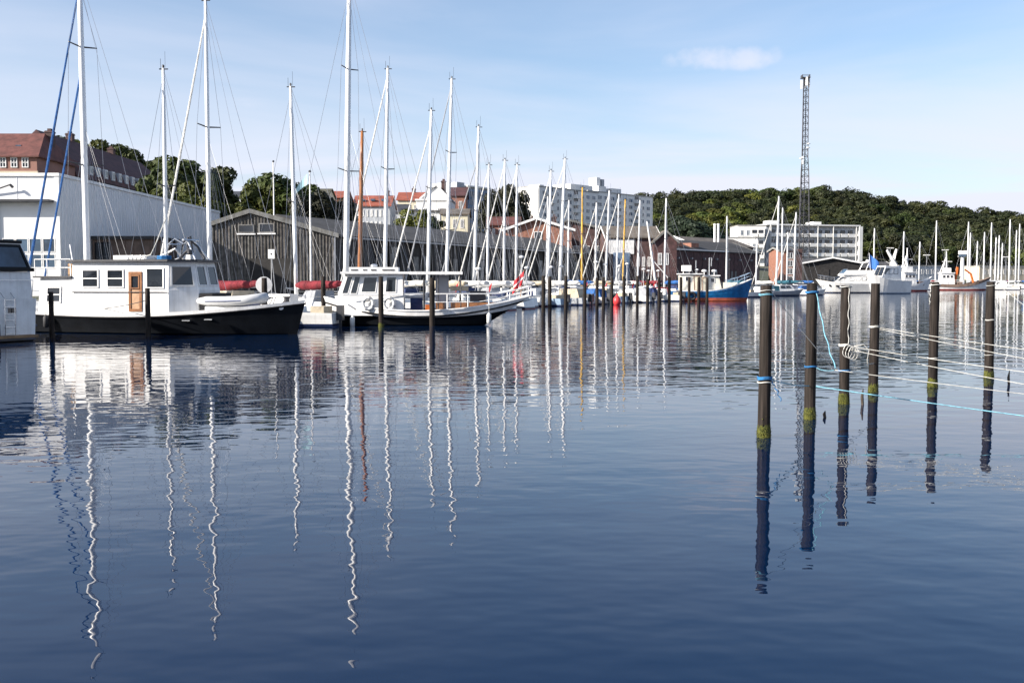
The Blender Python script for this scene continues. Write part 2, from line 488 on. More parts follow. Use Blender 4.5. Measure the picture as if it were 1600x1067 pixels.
# land: one sheet from the quay edge to beyond the hills
mb = MB()
AS = [-3 + 6 * i / 120 for i in range(121)]
grid = []
for a in AS:
    q = quay(a); row = []
    steps = [q + 1.2] + [q + 1.2 + (900 - q) * ((j / 34) ** 1.7) for j in range(1, 35)] + [1800, 4500]
    for j, D in enumerate(steps):
        z = 1.2 if j == 0 else ground(a * D, D)
        row.append((a * D, D, z))
    grid.append(row)
nc = len(grid[0])
mb.add([p for r in grid for p in r], [(i * nc + j, (i + 1) * nc + j, (i + 1) * nc + j + 1, i * nc + j + 1) for i in range(len(AS) - 1) for j in range(nc - 1)])
M('ground_cover', (.085, .085, .06), .95, var=.3, scale=.08, c2=(.035, .05, .018))
structure(mb.build('ground', 'ground_cover', smooth=True))
# quay wall with a coping
qs = [(a * quay(a), quay(a)) for a in AS if quay(a) < 520 and -2.2 < a < 1.25]
mb = MB(); mc = MB()
for i in range(len(qs) - 1):
    (x0, y0), (x1, y1) = qs[i], qs[i + 1]
    dx, dy = x1 - x0, y1 - y0; L = math.hypot(dx, dy); nx, ny = -dy / L, dx / L
    def off(k, z): return [(x0 - nx * -k, y0 - ny * -k, z), (x1 - nx * -k, y1 - ny * -k, z)]
    a0, a1 = off(0, -1.5); b0, b1 = off(0, 1.02); c0, c1 = off(2.2, 1.02); d0, d1 = off(2.2, -1.5)
    mb.add([a0, a1, b1, b0, c0, c1, d0, d1], [(0, 1, 2, 3), (3, 2, 5, 4), (4, 5, 7, 6)])
    p = [off(-.08, 1.021), off(2.2, 1.021), off(-.08, 1.26), off(2.2, 1.26)]
    mc.hexa([p[0][0], p[0][1], p[1][1], p[1][0], p[2][0], p[2][1], p[3][1], p[3][0]])
w = mb.build('quay_wall', 'concrete'); structure(w)
mc.build('coping', 'concrete', w)

# ================================================================== BUILDINGS
def gable(name, label, cat, loc, ang, Lx, Wy, eave, ridge, wall, roof, rf=.5, oh=.35, trim=None, z0=None, eave2=None, group=None, hip=0):
    """ridge along local x, footprint x 0..Lx, y 0..Wy, heights in world z"""
    base = (ground(*loc) if z0 is None else z0) - .3
    t = thing(name, label, cat, (loc[0], loc[1], base), R(ang), group)
    e, r = eave - base, ridge - base
    e2 = e if eave2 is None else eave2 - base
    ry = Wy * rf
    m = MB()
    pr = [(0, 0), (Wy, 0), (Wy, e2), (ry, r), (0, e)]
    v = [(0, y, z) for y, z in pr] + [(Lx, y, z) for y, z in pr]
    m.add(v, [(0, 4, 3, 2, 1), (5, 6, 7, 8, 9), (0, 5, 9, 4), (2, 7, 6, 1)])
    m.build('wall', wall, t)
    m = MB(); th = .16
    for (ya, za, yb, zb) in ((0, e, ry, r), (Wy, e2, ry, r)):
        s = (zb - za) / (yb - ya); yo = ya - oh * (1 if yb > ya else -1); zo = za - abs(s) * oh
        lo = [(-oh, yo, zo + .02), (Lx + oh, yo, zo + .02), (Lx + oh - hip, yb, zb + .02), (-oh + hip, yb, zb + .02)]
        if yb < ya: lo = lo[::-1]
        m.hexa(lo + [(x, y, z + th) for x, y, z in lo])
    if hip:
        for (xa, xb) in ((-oh, -oh + hip), (Lx + oh, Lx + oh - hip)):
            y0_, y1_ = -oh, Wy + oh
            m.add([(xa, y0_, e - .1 + th), (xa, y1_, e - .1 + th), (xb, ry, r + .02 + th)], [(0, 1, 2)])
    ro = m.build('roof', roof, t)
    if trim:
        for xa in (-oh - .05, Lx + oh - .01):
            m = MB()
            o5 = [(-oh * 1.02, e - (r - e) / ry * oh), (ry, r), (Wy + oh * 1.02, e2 - (r - e2) / (Wy - ry) * oh)]
            v = [(x, y, z + dz) for x in (xa, xa + .06) for dz in (-.12, .24) for y, z in o5]
            m.add(v, [(0, 3, 4, 1), (1, 4, 5, 2), (7, 10, 9, 6), (8, 11, 10, 7), (3, 9, 10, 4), (4, 10, 11, 5), (0, 1, 7, 6), (1, 2, 8, 7), (0, 6, 9, 3), (2, 5, 11, 8)])
            m.build('bargeboard', trim, t)
    fc = {'S': [(0, 0, 0), (Lx, 0, 0), (Lx, 0, e), (0, 0, e)],
          'E': [(Lx, 0, 0), (Lx, Wy, 0), (Lx, Wy, e), (Lx, 0, e)],
          'W': [(0, Wy, 0), (0, 0, 0), (0, 0, e), (0, Wy, e)],
          'N': [(Lx, Wy, 0), (0, Wy, 0), (0, Wy, e2), (Lx, Wy, e2)]}
    return t, fc, e, r
def win_rows(t, c4, cols, rows, u0=.08, u1=.92, v0=.15, v1=.92, wf=.5, hf=.55, mats=('white_paint', 'glass_dark'), fr=.1, th=.08, split=1, bars=0, skip=()):
    for i in range(cols):
        for j in range(rows):
            if (i, j) in skip: continue
            cu = u0 + (u1 - u0) * (i + .5) / cols; cv = v0 + (v1 - v0) * (j + .5) / rows
            hu = (u1 - u0) / cols * wf / 2; hv = (v1 - v0) / rows * hf / 2
            pane(c4, cu - hu, cu + hu, cv - hv, cv + hv, fr, th, mats, t, split=split, bars=bars)
def boxes(name, mat, parent, *bs):
    for b in bs: o = MB().box(*b).build(name, mat, parent)
    return o
def chimney(t, x, y, z0, z1, w=.8, mat='dark_brick'):
    m = MB(); m.box(x - w / 2, x + w / 2, y - w / 2, y + w / 2, z0, z1)
    m.box(x - w / 2 - .08, x + w / 2 + .08, y - w / 2 - .08, y + w / 2 + .08, z1 - .3, z1 - .12)
    m.box(x - w / 4, x + w / 4, y - w / 4, y + w / 4, z1, z1 + .35)
    return m.build('chimney', mat, t)

# ---- white warehouse
def warehouse():
    x1, x0, y0, y1, H = -33.0, -60.0, 75.0, 116.0, 10.05
    t = thing('warehouse', 'large white flat-roofed warehouse with blank side wall at the quay', 'warehouse', (x1, y0, 1.0))
    w, L, h = x1 - x0, y1 - y0, H - 1.0
    boxes('wall', 'warehouse_white', t, (-w, 0, 0, L, 0, h))
    boxes('roof_edge', 'white_paint', t, (-w - .1, .12, -.12, L + .1, h, h + .22))
    m = MB()                                   # corrugated cladding ribs of the side wall, 0.5 m apart
    for k in range(82):
        y = .4 + k * .5
        m.box(0, .022, y, y + .20, .3, h - .02)
    stuff(m.build('cladding_ribs', 'warehouse_white', t))
    boxes('corner_trim', 'white_paint', t, (-.25, .07, -.06, .22, 0, h - .01))
    # front: panel joints, canopy ledge, glazed band
    for k in range(1, 9): boxes('panel_joint', 'warehouse_white', t, (-k * 3.0 - .03, -k * 3.0 + .03, -.02, 0, 7.4, h - .05))
    boxes('canopy', 'dark_metal', t, (-14, -.35, -.9, 0, 7.15, 7.32))
    boxes('drainpipe', 'galvanised', t, (-4.55, -4.40, -.16, -.01, .2, 7.1))
    m = MB(); m.tube((-6.2, -.05, 7.5), (-3.3, -.4, 8.4), .06, n=6); m.tube((-3.3, -.4, 8.4), (-3.1, -.4, 8.2), .1, n=6); m.build('lamp_arm', 'dark_metal', t)
    c4 = [(-27, 0, 0), (0, 0, 0), (0, 0, h), (-27, 0, h)]
    U = lambda x: 1 + x / 27.0
    for (r0, r1) in ((3.55, 4.55), (2.4, 3.4)):
        for k in range(4):
            xa = -3.25 + .0 if False else -.25 - .98 * (k + 1); xb = xa + .9
            pane(c4, U(xa), U(xb), r0 / h, r1 / h, .05, .05, ('white_paint', 'glass_blue'), t, sub=True)
    m = MB(); m.box(-16, -4.7, -.12, 0, .1, 7.1); m.build('sliding_door', 'warehouse_white', t)
    m = MB()
    for k in range(9): m.box(-15.8 + k * 1.25, -15.7 + k * 1.25, -.15, -.115, .2, 7.0)
    m.build('door_rib', 'grey_panel', t)
warehouse()

# brown annex by the warehouse
t = thing('annex', 'small brown flat-roofed annex against the white warehouse side wall', 'shed', (-31.4, 80.5, 1.0))
boxes('wall', 'brown_board', t, (-1.45, 3.2, 0, 6, 0, 4.7))
boxes('roof', 'felt_roof', t, (-1.45, 3.45, -.25, 6.2, 4.7, 4.95))
c4 = [(-1.45, 0, 0), (3.2, 0, 0), (3.2, 0, 4.7), (-1.45, 0, 4.7)]
pane(c4, .04, .30, .30, .95, .08, .06, ('black_frame', 'glass_dark'), t, bars=1, split=1)
for k in range(5):
    boxes('board', 'brown_board', t, (-.1 + k * .64, .5 + k * .64, -.04, 0, .1, 4.6))

# ---- weathered board shed: gable towards the harbour
def shed():
    D = 84.0
    xl, xp, xr = X_(333, D), X_(393, D), X_(525, D)
    zr, zl, ze = Z_(331, D), Z_(351, D), Z_(368, D)
    Wy = xr - xl                               # local y runs to world -X
    t, fc, e, r = gable('boat_shed', 'grey weathered board shed with low gable and two small white-framed windows', 'shed',
                        (xr, D), 90, 22, Wy, ze, zr, 'black_wood', 'felt_roof', rf=(xr - xp) / Wy, oh=.3, trim='grey_panel', eave2=zl, z0=1.3)
    base = 1.0
    n = 76; bw = Wy / n
    for k in range(n):
        ya, yb = k * bw + (.022 if k % 2 else .0), (k + 1) * bw - (.022 if k % 2 else .0)
        def top(y):
            ry = xr - xp
            return (e + (r - e) * y / ry if y < ry else (zl - base) + (r - (zl - base)) * (Wy - y) / (Wy - ry)) - .16
        th = .045 + .06 * (k % 2) + rnd.uniform(-.005, .008)
        m = MB()
        m.hexa([(-th, ya, .05), (0, ya, .05), (0, yb, .05), (-th, yb, .05), (-th, ya, top(ya)), (0, ya, top(ya)), (0, yb, top(yb)), (-th, yb, top(yb))])
        m.build('board', 'weathered_wood', t)
    # windows on the gable: local y from px
    G = [(-.11, Wy, 0), (-.11, 0, 0), (-.11, 0, 8), (-.11, Wy, 8)]
    for (p0, p1, q0, q1) in ((374, 399, 364.5, 351), (406, 430.5, 364, 349)):
        ua = (X_(p0, D) - xl) / Wy; ub = (X_(p1, D) - xl) / Wy
        pane(G, ua, ub, (Z_(q0, D) - base) / 8, (Z_(q1, D) - base) / 8, .09, .06, ('grey_panel', 'glass_dark'), t, sub=True)
        boxes('sill', 'white_paint', t, (-.22, -.06, Wy * (1 - ub) - .1, Wy * (1 - ua) + .1, Z_(q0, D) - base - .13, Z_(q0, D) - base - .02))
    # dark door opening
    ua = (X_(392, D) - xl) / Wy; ub = (X_(458, D) - xl) / Wy
    m = MB(); m.box(-.13, 0, Wy * (1 - ub), Wy * (1 - ua), .06, Z_(404, D) - base); m.build('door', 'black_wood', t)
    # boards of the long side
    for k in range(24):
        boxes('board', 'black_wood', t, (.1 + k * .9, .9 + k * .9, -.05 - .02 * (k % 2), 0, .05, e - .15))
    boxes('rain_pipe', 'galvanised', t, (-.22, -.1, -.02, .1, 1.3, e - .2))
shed()

# ---- long black shed behind the berths
def long_shed():
    A = Vector((X_(531, 92), 92)); B = Vector((X_(905, 146), 146))
    d = B - A; L = d.length; ang = math.degrees(math.atan2(d.y, d.x))
    t, fc, e, r = gable('long_shed', 'long low black timber boat shed with grey felt roof', 'shed', (A.x, A.y), ang, L, 13, 6.45, 8.35, 'black_wood', 'felt_roof', z0=1.3, oh=.5)
    n = 28; bw = L / n
    for k in range(n):
        x = k * bw
        if k % 3 != 2:
            boxes('panel', 'grey_panel', t, (x + .15, x + bw * rnd.uniform(.5, .72), -.09, 0, .1, rnd.uniform(3.7, 4.1)))
        boxes('post', 'black_wood', t, (x + bw - .35, x + bw - .15, -.14, 0, .05, e - .15))
    boxes('gutter', 'galvanised', t, (-.4, L + .4, -.66, -.52, e - .22, e - .08))
    for k in (4, 9, 13, 18, 22):
        x = k * bw
        pane(fc['S'], (x + .2) / L, (x + bw * .8) / L, .70, .88, .07, .06, ('black_wood', 'glass_dark'), t)
long_shed()

# ---- brick gable sheds in the middle
D = 152
t, fc, e, r = gable('brick_shed', 'brick gable-fronted shed with broad white roof edge behind the long black shed', 'shed', (X_(893, D), D), 90, 26, X_(893, D) - X_(790, D), Z_(359, D), Z_(342, D), 'brick', 'tan_roof', rf=.54, trim='white_paint', oh=.5, z0=1.5)
pane(fc['W'], .43, .55, .80, .97, .1, .08, ('white_paint', 'glass_dark'), t)
for dy in (2.0, 5.5, 7.6): chimney(t, 12 + dy, dy, e - 1, r + 1.2, .7)
D = 172
t, fc, e, r = gable('brown_roofed_shed', 'dark shed with a long brown roof sloping behind the brick gable', 'shed', (X_(965, D), D), 90, 20, X_(965, D) - X_(868, D), Z_(364, D), Z_(344, D), 'dark_brick', 'tan_roof', rf=.82, trim='grey_panel', oh=.5, z0=1.5)
win_rows(t, fc['W'], 5, 1, wf=.55, hf=.26, v0=.45, v1=.95)
D = 162
t, fc, e, r = gable('white_fronted_house', 'dark shed with tan roof and white painted upper front among the masts', 'shed', (X_(948, D), D), 4, X_(1030, D) - X_(948, D), 8, Z_(371, D), Z_(353, D), 'dark_brick', 'tan_roof', trim='white_paint', z0=1.5)
boxes('white_front', 'white_paint', t, (.3, 4.3, -.12, 0, e - 2.6, e - .3))
boxes('door', 'cladding_blue', t, (1.0, 3.6, -.2, -.1, .1, e - 2.4))
win_rows(t, fc['S'], 4, 1, u0=.55, u1=.97, v0=.35, v1=.7)
D = 160
t, fc, e, r = gable('dark_gable_hut', 'small dark gabled hut with white verge beside the dark red barns', 'shed', (X_(1057, D), D), 90, 12, X_(1057, D) - X_(1022, D), Z_(377, D), Z_(361, D), 'barn_red', 'tan_roof', trim='grey_panel', z0=1.5)
win_rows(t, fc['W'], 2, 1, u0=.1, u1=.7, v0=.4, v1=.85, wf=.6)

# ---- dark red barns along the quay
D0, D1 = 176, 203
A = Vector((X_(1048, D0), D0)); B = Vector((X_(1186, D1), D1)); d = B - A
t, fc, e, r = gable('red_barn', 'long dark red barn with shallow grey roof and rows of small openings', 'barn', (A.x, A.y), math.degrees(math.atan2(d.y, d.x)), d.length, 12, 7.7, 9.8, 'barn_red', 'felt_roof', z0=1.5, trim='grey_panel')
Lb = d.length
n = 22
for k in range(n):
    x = k * Lb / n
    boxes('board', 'barn_red', t, (x + .05, x + Lb / n - .05, -.05 - .03 * (k % 2), 0, .1, e - .3))
for k in (1, 3, 8, 9, 10, 14, 15, 19):
    x = (k + .2) * Lb / n
    boxes('door_panel', 'grey_panel', t, (x, x + .7, -.12, 0, .1, 3.0))
for k in range(7):
    x = (k * 3 + 1.2) * Lb / n
    boxes('bracket_lamp', 'galvanised', t, (x, x + .3, -.5, 0, e - 1.5, e - 1.2))
boxes('dormer', 'brick', t, (3.5, 6.8, 1.5, 4, e + .2, e + 1.5), (9.8, 12.6, 1.5, 4, e + .2, e + 1.5))
boxes('roof_rail', 'white_paint', t, (-.2, Lb * .6, -.32, -.2, e + .02, e + .22))
D0, D1 = 196, 214
A = Vector((X_(1120, D0), D0)); B = Vector((X_(1212, D1), D1)); d = B - A
t, fc, e, r = gable('rear_barn', 'dark barn with tan roof edge peeping over the long red barn', 'barn', (A.x - 2, A.y + 12), math.degrees(math.atan2(d.y, d.x)), d.length, 10, 9.6, 11.4, 'dark_brick', 'tan_roof', z0=1.5, trim='white_paint')
for px_ in (1117, 1122.5):
    p = at(px_, 352, 215)
    m = MB(); m.lathe([(.26, 0), (.26, p.z - 1.2), (.3, p.z - 1.2), (.3, p.z - .9)], n=10)
    o = m.build('steel_flue', 'white_paint'); o.location = (p.x, 215, 1.2); tag(o, 'white steel flue pipe rising behind the red barn', 'flue', 'twin white flues')
# brick stair tower and dark block right of barns
D = 212
t, fc, e, r = gable('brick_tower_house', 'narrow orange brick building with tall white-framed windows beside dark block', 'building', (X_(1219, D), D), 3, X_(1240, D) - X_(1219, D), 8, Z_(392, D), Z_(387, D), 'brick', 'slate_roof', z0=1.5, trim='grey_panel')
win_rows(t, fc['S'], 1, 4, u0=.5, u1=.95, v0=.1, v1=.98, wf=.9, hf=.8)
boxes('dark_wing', 'dark_brick', t, (X_(1240, D) - X_(1219, D), X_(1254, D) - X_(1219, D), .2, 8, 0, e + .4))
D = 240
t, fc, e, r = gable('dark_boat_hall', 'dark boat hall with wide low gable edged in white near the big yacht', 'shed', (X_(1343, D), D), 90, 24, X_(1343, D) - X_(1256, D), Z_(411, D), Z_(403, D), 'black_wood', 'felt_roof', z0=1.4, trim='white_paint', oh=.6)
boxes('door', 'black_wood', t, (-.12, 0, 3, 6.5, .1, 4), (-.12, 0, 7.2, 10.5, .1, 4))
D = 262
t, fc, e, r = gable('grey_roofed_hall', 'low hall with pale grey roof beyond the dark boat hall', 'shed', (X_(1330, D), D), 2, X_(1402, D) - X_(1330, D), 16, Z_(419, D), Z_(409, D), 'dark_brick', 'felt_roof', z0=1.4, trim='white_paint')

# ---- mansard terrace on the slope, far left
def terrace():
    t = thing('terrace_building', 'long brick terrace with dark red tiled roof and white dormer windows on the hill', 'building', (-69, 150, 10))
    # front wing, roof plane to the harbour
    boxes('wall', 'render_pink', t, (-48, 0, 0, 13, 0, 10.7))
    m = MB()
    m.add([(-48, -.5, 10.5), (.5, -.5, 10.5), (-1.2, 5.5, 14.5), (-48, 5.5, 14.5), (-48, 13.5, 10.5), (.5, 13.5, 10.5)], [(0, 1, 2, 3), (3, 2, 5, 4), (1, 5, 2)])
    m.add([(-48, -.5, 10.3), (.5, -.5, 10.3), (.5, -.5, 10.5), (-48, -.5, 10.5), (.5, 13.5, 10.3), (.5, 13.5, 10.5)], [(0, 1, 2, 3), (1, 4, 5, 2)])
    m.build('roof', 'red_roof', t)
    c4 = [(-48, 0, 0), (0, 0, 0), (0, 0, 10.7), (-48, 0, 10.7)]
    for k in range(16):
        x = -1.2 - 1.62 * k
        pane(c4, 1 + (x - .95) / 48, 1 + x / 48, .825, .962, .11, .12, ('white_paint', 'glass_dark'), t, split=1, bars=1)
        pane(c4, 1 + (x - .95) / 48, 1 + x / 48, .50, .68, .11, .12, ('white_paint', 'glass_dark'), t, split=1, bars=1)
    boxes('cornice', 'beige_wall', t, (-48, .2, -.25, 0, 8.0, 8.3))
    # long wing running back
    boxes('rear_wing_wall', 'dark_brick', t, (-11, -.2, 13.01, 58, 0, 9.4))
    m = MB()
    v = []
    for y in (13.02, 58.4):
        v += [(.3, y, 8.9), (-.5, y, 11.5), (-6, y, 16.2), (-10.9, y, 11.5), (-11.3, y, 8.9)]
    m.add(v, [(0, 5, 6, 1), (1, 6, 7, 2), (2, 7, 8, 3), (3, 8, 9, 4), (0, 1, 2, 3, 4), (9, 8, 7, 6, 5)])
    m.build('rear_wing_roof', 'dark_red_roof', t)
    for k in range(14):
        y = 15 + k * 3.1
        d = boxes('dormer', 'render_grey', t, (-1.8, .22, y, y + 1.5, 9.6, 11.2))
        pane([(.22, y, 9.6), (.22, y + 1.5, 9.6), (.22, y + 1.5, 11.2), (.22, y, 11.2)], .12, .88, .1, .9, .1, .06, ('white_paint', 'glass_dark'), d, split=1)
    fc = [(-.2, 13, 0), (-.2, 58, 0), (-.2, 58, 9.4), (-.2, 13, 9.4)]
    win_rows(t, fc, 14, 1, .02, .98, .5, .82, wf=.4, hf=.7)
    chimney(t, -.9, 6.5, 11, 15.0, 1.1); chimney(t, -6.2, 26, 14, 17.4, 1.1); chimney(t, -6.2, 44, 14, 17.2, 1.1)
    m = MB()
    for k in range(6): m.box(-4 - k * 6.4, -3.2 - k * 6.4, 2.0, 3.2, 11.7, 12.35)
    m.build('skylight', 'glass_blue', t)
terrace()

# ---- houses on the slope behind the sheds
def house(px0, px1, D, y_eave, y_ridge, wall, roof, label, ang=0, W=9, wins=(4, 1), rf=.5, name='house', **k):
    x0, x1 = X_(px0, D), X_(px1, D)
    t, fc, e, r = gable(name, label, 'house', (x0, D), ang, x1 - x0, W, Z_(y_eave, D), Z_(y_ridge, D), wall, roof, rf=rf, oh=.3, **k)
    win_rows(t, fc['S'], wins[0], wins[1], v0=max(.15, .92 - .35 * wins[1]), v1=.95, wf=.45, hf=.6)
    return t, fc, e, r
house(352, 404, 165, 308, 297, 'render_grey', 'slate_roof', 'blue-grey house with dark roof and white windows between two trees', wins=(5, 2))
house(486, 512, 185, 306, 293, 'render_cream', 'moss_roof', 'small brown-roofed house just behind the pale blue pennant')
t, fc, e, r = house(508, 540, 195, 309, 297, 'brick', 'bright_red_roof', 'red-roofed house right of the brown-roofed one', wins=(3, 1))
t, fc, e, r = house(553, 610, 182, 322, 304, 'render_grey', 'bright_red_roof', 'terrace house with bright red roof, skylights and tall white windows by the wooden mast', wins=(7, 2))
for k in range(3): boxes('skylight', 'glass_blue', t, (1.0 + k * 1.9, 1.8 + k * 1.9, 1.2, 2.0, e + 1.0, e + 1.35))
chimney(t, 5.5, 4.5, r - 1, r + 1.1, .7)
house(610, 634, 200, 332, 318, 'render_grey', 'slate_roof', 'narrow grey house with slate roof next to the bright red terrace', wins=(2, 2))
t, fc, e, r = house(622, 668, 215, 313, 299, 'render_cream', 'bright_red_roof', 'cream house with broad orange-red roof left of the white gabled villa', wins=(4, 1))
chimney(t, 3, 4.5, r - 1, r + 1.0, .7)
# white villa, steep gable to the harbour
D = 190
xr_, xl_ = X_(702, D), X_(658, D)
t, fc, e, r = gable('villa', 'white rendered villa with steep pointed gable and dark roof', 'house', (xr_, D), 88, 12, xr_ - xl_, Z_(310, D), Z_(289, D), 'render_white', 'slate_roof', rf=.45, oh=.2, trim='white_paint')
boxes('bay', 'render_white', t, (-2.2, 0, -.3, 5.8, 0, e - .6))
boxes('bay_roof', 'render_white', t, (-2.4, .1, -.5, 6.0, e - .6, e - .3))
win_rows(t, [(-2.2, 5.8, 0), (-2.2, -.3, 0), (-2.2, -.3, e - .6), (-2.2, 5.8, e - .6)], 2, 1, v0=.55, v1=.9, wf=.3)
chimney(t, 6, 1.6, e, r + 1.3, .8, 'dark_brick')
house(700, 728, 205, 306, 291, 'brick', 'dark_red_roof', 'brick house with dark red roof directly right of the white villa', wins=(2, 2))
house(690, 731, 172, 335, 325, 'render_cream', 'tan_roof', 'pale yellow cottage with low gable below the villa', wins=(3, 1))
house(634, 688, 186, 331, 326, 'render_white', 'felt_roof', 'low white flat-topped house in front of the villa', wins=(4, 1))
t, fc, e, r = house(762, 812, 182, 352, 338, 'render_pink', 'red_roof', 'salmon pink house below the dark tree', wins=(4, 1))

def flat_block(name, label, A, B, depth, z_top, floors, cols, wall, end_cols=1, balc=(), win=('white_paint', 'glass_blue'), wf=.5, hf=.5, cat='apartment block', v0=.1, zb=None, split=1):
    d = Vector(B) - Vector(A); L = d.length
    zb = (ground(*A) - 2) if zb is None else zb
    t = thing(name, label, cat, (A[0], A[1], zb), math.atan2(d.y, d.x))
    h = z_top - zb
    boxes('wall', wall, t, (0, L, 0, depth, 0, h))
    boxes('parapet', 'concrete', t, (-.12, L + .12, -.12, depth + .12, h, h + .35))
    S = [(0, 0, 0), (L, 0, 0), (L, 0, h), (0, 0, h)]
    W = [(0, depth, 0), (0, 0, 0), (0, 0, h), (0, depth, h)]
    E = [(L, 0, 0), (L, depth, 0), (L, depth, h), (L, 0, h)]
    skip = [(i, j) for i in balc for j in range(floors)]
    win_rows(t, S, cols, floors, .03, .97, v0, .97, wf, hf, win, .1, .08, split=split, skip=skip)
    if end_cols: win_rows(t, W, end_cols, floors, .1, .9, v0, .97, .3, .5, win, .1, .08)
    for i in balc:
        for j in range(floors):
            xa = L * (.03 + .94 * (i + .08) / cols); xb = L * (.03 + .94 * (i + .92) / cols)
            za = h * (v0 + (.97 - v0) * (j + .1) / floors)
            m = MB(); m.box(xa, xb, -1.3, 0, za, za + .18); m.box(xa, xb, -1.3, -1.2, za + .18, za + 1.15)
            m.box(xa, xa + .1, -1.2, 0, za + .18, za + 1.15); m.box(xb - .1, xb, -1.2, 0, za + .18, za + 1.15)
            m.build('balcony', 'render_white', t)
            pane(S, xa / L + .01, xb / L - .01, (za + .2) / h, (za + 2.3) / h, .1, .05, ('black_frame', 'glass_dark'), t)
    return t, L, h
A = (X_(842, 290), 290); B = (X_(934, 312), 312)
t, L, h = flat_block('apartment_block', 'white apartment block with blank sunlit end wall and grey side', A, B, 12, Z_(292, 290), 7, 9, 'render_white', 0, balc=(1, 5), wf=.62, hf=.6)
boxes('lift_house', 'render_white', t, (4, 6, 3, 7, h, h + 1.1), (14, 17, 3, 8, h, h + 1.0))
boxes('end_panel', 'render_white', t, (-.35, -.0, .3, 8, 0, h - .3))
for j in range(7): boxes('end_balcony', 'render_grey', t, (-1.4, 0, 9, 11.8, 2 + j * h / 7.4, 3.1 + j * h / 7.4))
A = (X_(918, 318), 318); B = (X_(1019, 344), 344)
t, L, h = flat_block('apartment_block', 'pale grey apartment block with white roof huts beside the wooded hill', A, B, 13, Z_(304, 330), 7, 10, 'render_white', 1, balc=(4, 7), wf=.62, hf=.6)
boxes('penthouse', 'render_white', t, (-6, 5, 2, 9, h - 3, h + 2.0), (8, 12, 2, 9, h + .3, h + 2.3), (15, 20, 2, 8, h + .3, h + 2.0))
boxes('roof_hut', 'render_white', t, (9.5, 11.5, 4, 7, h + 2.3, h + 5.2))
boxes('roof_tower', 'galvanised', t, (12.2, 13.6, 4, 6, h + .3, h + 4.8))
A = (X_(858, 345), 345); B = (X_(962, 366), 366)
t, L, h = flat_block('apartment_block', 'set-back white apartment block seen over the roofs of its neighbours', A, B, 12, Z_(293, 345), 7, 8, 'render_white', 0)
boxes('roof_hut', 'render_white', t, (10, 15, 3, 8, h + .3, h + 1.2), (19, 21, 3, 6, h + .3, h + 1.5))
A = (X_(731, 255), 255); B = (X_(764, 262), 262)
t, L, h = flat_block('glass_block', 'blue-grey glazed block behind the town houses', A, B, 10, Z_(296, 258), 6, 4, 'cladding_blue', 1, wf=.85, hf=.8, cat='office block', win=('cladding_blue', 'glass_blue'))
boxes('roof_cap', 'render_white', t, (-.4, L + .4, -.4, 10.4, h + .36, h + .7))
boxes('stair_shaft', 'render_grey', t, (-3.0, -.02, 1, 9, 0, h + 1.4))
# low balcony flats below the wood
D = 340
A = (X_(1196, D), D); B = (X_(1337, D + 8), D + 8)
t, L, h = flat_block('balcony_flats', 'low white flats with tiers of open balconies in front of the wood', A, B, 12, Z_(354, D), 4, 11, 'render_grey', 1, balc=(0, 1, 2, 3, 4, 5, 6, 7, 8, 9, 10), zb=6.0, v0=.06)  # grey wall colour carries the shade of the balcony recesses
boxes('roof_slab', 'render_white', t, (-.6, L + .5, -1.6, 12.4, h + .36, h + .8))
for k in (0, 3, 6, 8, 11):
    x = L * (.03 + .94 * k / 11)
    boxes('pier', 'render_white', t, (x - .10, x + .10, -1.55, -1.32, .4, h + .3))
boxes('end_wall', 'render_white', t, (L + .01, L + 1.3, -1.7, 12, 0, h + .3))
boxes('roof_hut', 'render_white', t, (3, 6, 3, 8, h + .8, h + 2.2), (19, 22, 3, 8, h + .8, h + 2.0))
A = (X_(1152, D - 6), D - 6); B = (X_(1194, D - 6), D - 6)
t, L, h = flat_block('corner_flats', 'white end block with a blank wall and balconies left of the low flats', A, B, 12, Z_(355, D), 3, 4, 'render_white', 0, balc=(2, 3), zb=6.5, v0=.2)
A = (X_(1136, 300), 300); B = (X_(1183, 300), 300)
flat_block('flat_roofed_store', 'low pale flat-roofed store below the corner flats', A, B, 10, Z_(372, 300), 1, 5, 'render_white', 0, cat='store', zb=4, v0=.5)
# beige quay building far right and low harbour sheds
A = (X_(1530, 372), 372); B = (X_(1660, 385), 385)
flat_block('beige_harbour_wall', 'long low beige harbour building behind the far marina masts', A, B, 8, Z_(417, 375), 1, 16, 'beige_wall', 0, cat='building', zb=1, v0=.45)
A = (X_(1404, 330), 330); B = (X_(1470, 336), 336)
flat_block('grey_harbour_store', 'low grey harbour store behind the fishing boats', A, B, 8, Z_(416, 330), 1, 8, 'render_grey', 0, cat='store', zb=1, v0=.45)
for k, (p, yy) in enumerate(((1391, 388), (1448, 399), (1477, 391), (1502, 401), (1572, 402))):
    q = at(p, yy, 345)
    m = MB(); m.tube((0, 0, 0), (0, 0, q.z - 1.4), .14, .09, 8)
    t = thing('lamp_post', 'grey harbour lamp post with a flat twin head in front of the wood', 'lamp post', (q.x, 345, 1.4), 0, 'far quay lamp posts')
    m.build('post', 'galvanised', t)
    boxes('lamp_head', 'white_paint', t, (-1.1, -.15, -.2, .2, q.z - 1.45, q.z - 1.2), (.15, 1.1, -.2, .2, q.z - 1.45, q.z - 1.2))
    boxes('bracket', 'galvanised', t, (-.2, .2, -.06, .06, q.z - 1.42, q.z - 1.3))

